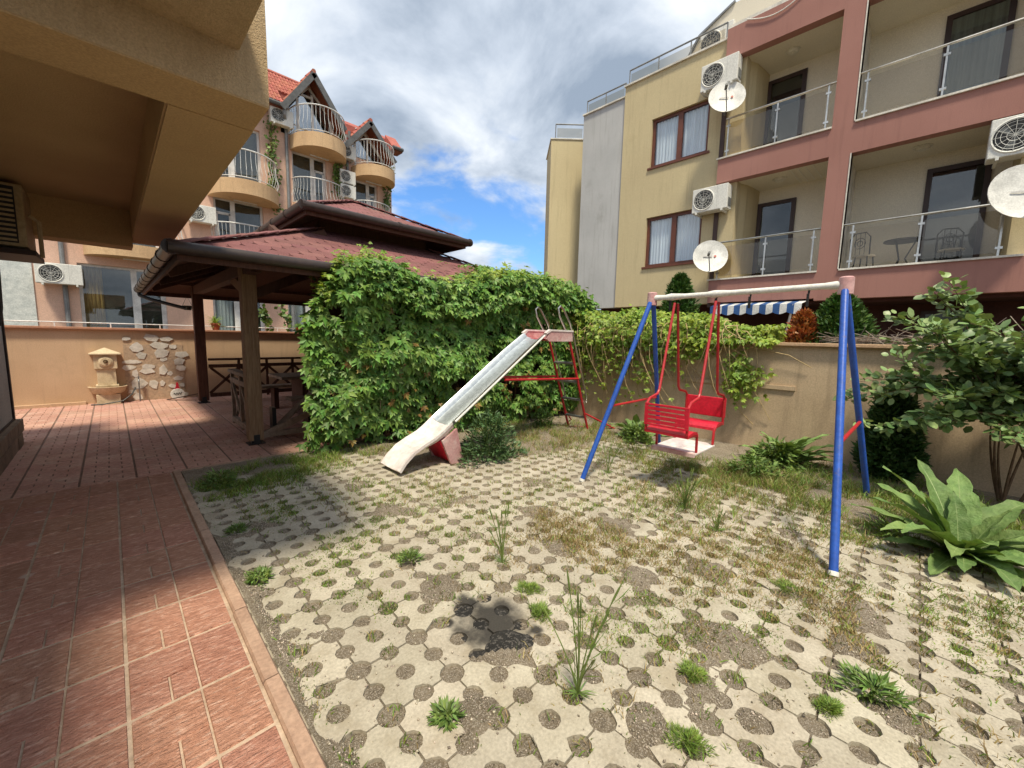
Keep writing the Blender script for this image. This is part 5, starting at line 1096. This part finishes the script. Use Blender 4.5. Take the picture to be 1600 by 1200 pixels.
leafy(GP(1500,700), .20, .55, 500, .07, M_lweed, 'thin upright weed between wall and large rosette', up=1.0)
leafy(GP(1390,840), .12, .12, 160, .09, M_lweed, 'small weed under the left leaves of the large rosette', up=.8, w=.2)
leafy(GP(345,757), .17, .12, 420, .07, M_lweed, 'dark leafy weed in the corner of the kerb', up=.5, w=.2)
leafy(GP(697,1122), .045, .03, 150, .042, M_lweed, 'flat green rosette weed near the bottom edge, left of centre', up=.5)
leafy(GP(1085,1055), 0.058, .016, 800, .024, M_grass, 'bright green grass cushion filling a paver hole right of tall weed', 'grass_cushion', 1.1, w=.13)
leafy(GP(1075,1160), 0.063, .016, 800, .024, M_grass, 'green grass cushion near the bottom edge, right of centre', 'grass_cushion', 1.1, w=.13)
leafy(GP(845,958), 0.063, .016, 800, .024, M_grass, 'green grass cushion on the right of the black ash stain', 'grass_cushion', 1.1, w=.13)
leafy(GP(826,921), 0.068, .016, 800, .024, M_grass, 'green grass cushion above the black ash stain', 'grass_cushion', 1.1, w=.13)
leafy(GP(1365,1085), .09, .05, 240, .06, M_lweed, 'coarse leafy weed in the lower right of the paving', up=.8, w=.2)
leafy(GP(640,876), .06, .045, 200, .045, M_lweed, 'dark spiky weed in the middle of the left paving', up=.9, w=.2)
leafy(GP(1232,921), 0.079, .016, 800, .024, M_grass, 'green grass cushion left of the front right swing foot', 'grass_cushion', 1.1, w=.13)
leafy(GP(1295,1107), 0.047, .016, 800, .024, M_grass, 'small grass cushion left of the coarse leafy weed', 'grass_cushion', 1.1, w=.13)
leafy(GP(370,830), .07, .035, 180, .045, M_lweed, 'leafy weed among pavers close to the left kerb', up=.6, w=.25)
leafy(GP(405,905), .075, .04, 300, .042, M_lweed, 'low weed growing in the soil strip beside the kerb', up=.6, w=.25)
def tall_weed(px, py, h, n_, label, m=M_lweed):
    c = GP(px, py); t = thing('tall_weed', label, 'weed', c); P, D, Ls = [], [], []
    for k in range(n_):
        a = random.uniform(0, 6.28); s = random.uniform(.05,.34)*h; hh = h*random.uniform(.5,1); pts = [Vector(c)+Vector((s*math.cos(a)*u**1.4, s*math.sin(a)*u**1.4, hh*u)) for u in (0,.2,.4,.6,.8,.86,.93,1)]
        MB().tube(pts, [.0038,.0034,.003,.0026,.0022,.0046,.0046,.0012], 5).build('stem', m, t)
        for i in range(3):
            u = random.uniform(.1,.7); j_ = min(6, int(u*7)); P.append(tuple(pts[j_])); D.append((math.cos(a)+random.gauss(0,.7), math.sin(a)+random.gauss(0,.7), 1.6)); Ls.append(random.uniform(.06,.14)*h/.5)
    for i in range(30): a = random.uniform(0, 6.28); P.append((c[0], c[1], .01)); D.append((math.cos(a), math.sin(a), .3)); Ls.append(random.uniform(.04,.10))
    n = len(P); tri_mesh('foliage', [leaf_arrays(np.array(P), np.array(D), rng.normal(size=(n,3)), np.array(Ls), .005, .1, .2)], m, t)
tall_weed(903, 1085, .56, 9, 'tall thin grassy weed standing in the foreground paving'); tall_weed(785, 880, .42, 7, 'thin branching weed behind the black ash stain'); tall_weed(1070, 795, .42, 14, 'clump of upright grass stems below the gondola'); tall_weed(950, 740, .40, 7, 'thin pale weed right of the left front swing leg'); tall_weed(1120, 830, .30, 6, 'thin weed in the paving in front of the gondola')
# ---- grass: blades in the holes and in drifts
gp, gd, gl, dp, dd_, dl = [], [], [], [], [], []
def tuft(x, y, r, n_, h, dry, z=None):
    for k in range(n_):
        a = random.uniform(0, 6.283); q = r*math.sqrt(random.random()); px, py = x+q*math.cos(a), y+q*math.sin(a); pz = max(-.012, soil_h(px, py)-.003) if z is None else z
        if px < .463 or ash_d(px, py) < .24: continue
        d = (random.gauss(0,.45), random.gauss(0,.45), 1); l = h*random.uniform(.5,1.3)
        if random.random() < dry: dp.append((px,py,pz)); dd_.append(d); dl.append(l)
        else: gp.append((px,py,pz)); gd.append(d); gl.append(l)
for (w, cx_, cy_) in cells:
    for (ox, oy, pr) in ((0,0,.40), (-.5,-.5,.6), (0,-.5,.5), (-.5,0,.5)):
        x, y = cx_+ox*PIT, cy_+oy*PIT
        zone = .5+.5*fnoise(x, y, .9, 40)+.10*(x-1.5)
        if random.random() < pr*min(1.5, zone+.2): tuft(x, y, .048, random.randrange(8, 26), random.uniform(.02,.05), .25+.4*(x > 2.0)+.2*fnoise(x, y, 1.2, 41))
for k in range(5200):                                     # thin scatter over the sunny middle of the yard
    x, y = random.uniform(1.2, 5.4), random.uniform(-.6, 4.9)
    if .5*fnoise(x, y, .8, 50)+.5*fnoise(x, y, 2.6, 51) > .10-.10*(x > 2.4): tuft(x, y, .05, 4, random.uniform(.02,.06), .62)
def drift(px, py, rx, ry, n_, h, dry):
    c = G(px, py)
    for k in range(int(n_*1.6)):
        x, y = c.x+random.gauss(0, rx), c.y+random.gauss(0, ry)
        if x < .46 or x > 6.38 or y > 5.32: continue
        if fnoise(x, y, 3.5, 42) < -.15: continue
        tuft(x, y, .04, 5, h*random.uniform(.6,1.2), dry)
drift(415,748, .35,.16, 500,.09,.15); drift(350,765,.14,.18,160,.08,.1); drift(470,722,.30,.10,260,.10,.1); drift(560,715,.5,.15,300,.08,.35)
drift(430,800,.2,.3,110,.04,.2); drift(600,760,.4,.3,170,.05,.35); drift(690,770,.35,.2,150,.06,.5); drift(560,840,.2,.2,80,.035,.2); drift(500,880,.12,.15,50,.035,.2)
drift(1120,745,.28,.5,760,.13,.45); drift(1060,780,.3,.3,330,.12,.5); drift(1190,760,.3,.4,420,.10,.35); drift(880,690,.4,.5,560,.10,.55); drift(800,665,.5,.3,300,.10,.35); drift(930,670,.3,.3,300,.09,.4)
drift(880,835,.2,.2,260,.05,.85); drift(960,850,.25,.2,200,.05,.8); drift(870,770,.2,.2,170,.05,.45); drift(1100,850,.25,.25,200,.05,.75); drift(1250,890,.18,.2,190,.05,.75); drift(1290,830,.15,.2,170,.07,.5); drift(1330,800,.3,.3,330,.09,.35); drift(1180,870,.2,.2,120,.04,.7); drift(1000,820,.25,.25,150,.05,.6); drift(760,830,.25,.25,120,.045,.55); drift(1150,930,.2,.2,120,.04,.7); drift(1340,980,.15,.2,110,.045,.6); drift(1450,960,.12,.3,160,.05,.4); drift(1560,960,.15,.15,140,.05,.3); drift(1300,760,.4,.4,460,.10,.25); drift(1430,780,.4,.3,360,.12,.2); drift(1560,830,.3,.3,330,.14,.15); drift(1000,710,.25,.25,200,.09,.35)
drift(480,1120,.05,.35,90,.03,.3); drift(900,1075,.08,.08,60,.03,.6); drift(940,980,.10,.12,90,.04,.2); drift(1080,960,.2,.12,90,.035,.4); drift(1020,1000,.2,.2,60,.03,.7)
for (a, b) in ((520,830),(560,845),(535,870),(430,790),(455,800),(700,780),(650,795),(600,770),(480,775),(530,790),(585,815),(740,805),(620,860),(690,835),(545,925),(600,945),(790,790),(860,775),(930,790),(575,790),(500,905),(1010,940),(1180,960),(950,905),(1035,1000),(985,1020),(1310,1060),(1420,1040),(1480,1010),(1540,1040),(1215,1000)):
    drift(a, b, .075, .065, 55, .024, .12)
for (a, b) in ((880,830),(900,850),(860,815),(960,850),(1090,860),(1110,845),(1130,880),(1060,900),(1240,890),(1260,875),(930,870),(1000,880),(1180,900),(1300,950),(1350,1000),(830,870),(1210,850),(1020,850)):
    drift(a, b, .12, .10, 70, .045, .92)
gr = tri_mesh('grass', [blade_arrays(gp, gd, np.array(gl), .0055)], M_grass); stuff(gr); gr['label'] = 'green grass growing between the paving blocks'; gr['category'] = 'grass'
dr_ = tri_mesh('dry_grass', [blade_arrays(dp, dd_, np.array(dl), .005)], M_dry); stuff(dr_); dr_['label'] = 'dry straw coloured grass between the paving blocks'; dr_['category'] = 'grass'
# ---- climbing vines and pots by the hotel
def string_vine(pts, label, r=.16, n=420):
    t = thing('climbing_vine', label, 'climbing plant', pts[-1]); P = np.array([tuple(p) for p in pts]); u = rng.random(n)*(len(P)-1); i = u.astype(int); f = (u-i)[:,None]; C = P[i]*(1-f)+P[np.minimum(i+1, len(P)-1)]*f+rng.normal(size=(n,3))*[r*.6,.06,r*.4]
    tri_mesh('foliage', [leaf_arrays(C, rdir(n, -.6), np.tile([0,-1.,.5],(n,1))+rng.normal(size=(n,3))*.4, rng.uniform(.08,.16,n), .10, .1, .1)], M_livy, t); MB().tube(pts, .02, 5).build('stem', M_stem, t)
def onp(l, Y=YP-.18): return [PY(x, y, Y) for x, y in l]
string_vine(onp([(430,168),(424,200),(424,240),(430,275),(424,305),(433,330)]), 'leafy vine hanging beside the left curved hotel balcony'); string_vine(onp([(536,208),(535,235),(528,265),(527,285),(535,308)]), 'leafy vine hanging between the two hotel gables', .14); string_vine(onp([(611,262),(608,285),(604,310),(604,325)]), 'leafy vine at the far right corner of the hotel', .13, 260)
def pot(px, py, label, flower, s=1., m=M_lvy):
    c = PY(px, py, 11.60); c.z = 1.515; t = thing('flower_pot', label, 'flower pot', c); MB().lathe([(.001,0),(.055*s,0),(.085*s,.12*s),(.095*s,.12*s),(.095*s,.145*s),(.075*s,.145*s),(.001,.13*s)], tuple(c), 16).build('pot', M_pot, t, smooth=True)
    n = 70; P = np.tile(np.array(c)+[0,0,.14*s], (n,1)); D = rdir(n, .9); tri_mesh('leaves', [leaf_arrays(P, D, np.tile([0,0,1.],(n,1))+rng.normal(size=(n,3))*.2, rng.uniform(.12,.26,n)*s, .022, .1, .35)], m, t)
pot(336,492,'terracotta pot with spiky yellow plant on the ochre wall', 0, 1.1); pot(466,500,'small terracotta pot on the ochre wall by the creeper', 1, .8)
for k, (a, lab) in enumerate((([(411,478),(414,495),(420,512)], 'young climbing plant on the ochre wall just right of the front post'), ([(440,478),(446,495),(452,514)], 'young climbing plant on the ochre wall midway between post and creeper'))):
    string_vine([PY(x, y, 11.75) for x, y in a], lab, .08, 60)
hb = thing('hanging_basket', 'small dark hanging basket beside the rear gazebo post', 'basket', PY(293,480,10.9)); c = PY(293,480,10.9); MB().lathe([(.001,-.06),(.06,-.06),(.09,.03),(.08,.03),(.001,.0)], tuple(c), 14).build('bowl', M_black, hb); MB().tube([c+Vector((-.08,0,.03)), Vector((c.x, c.y, 2.2)), c+Vector((.08,0,.03))], .004, 4).build('hanger', M_black, hb)
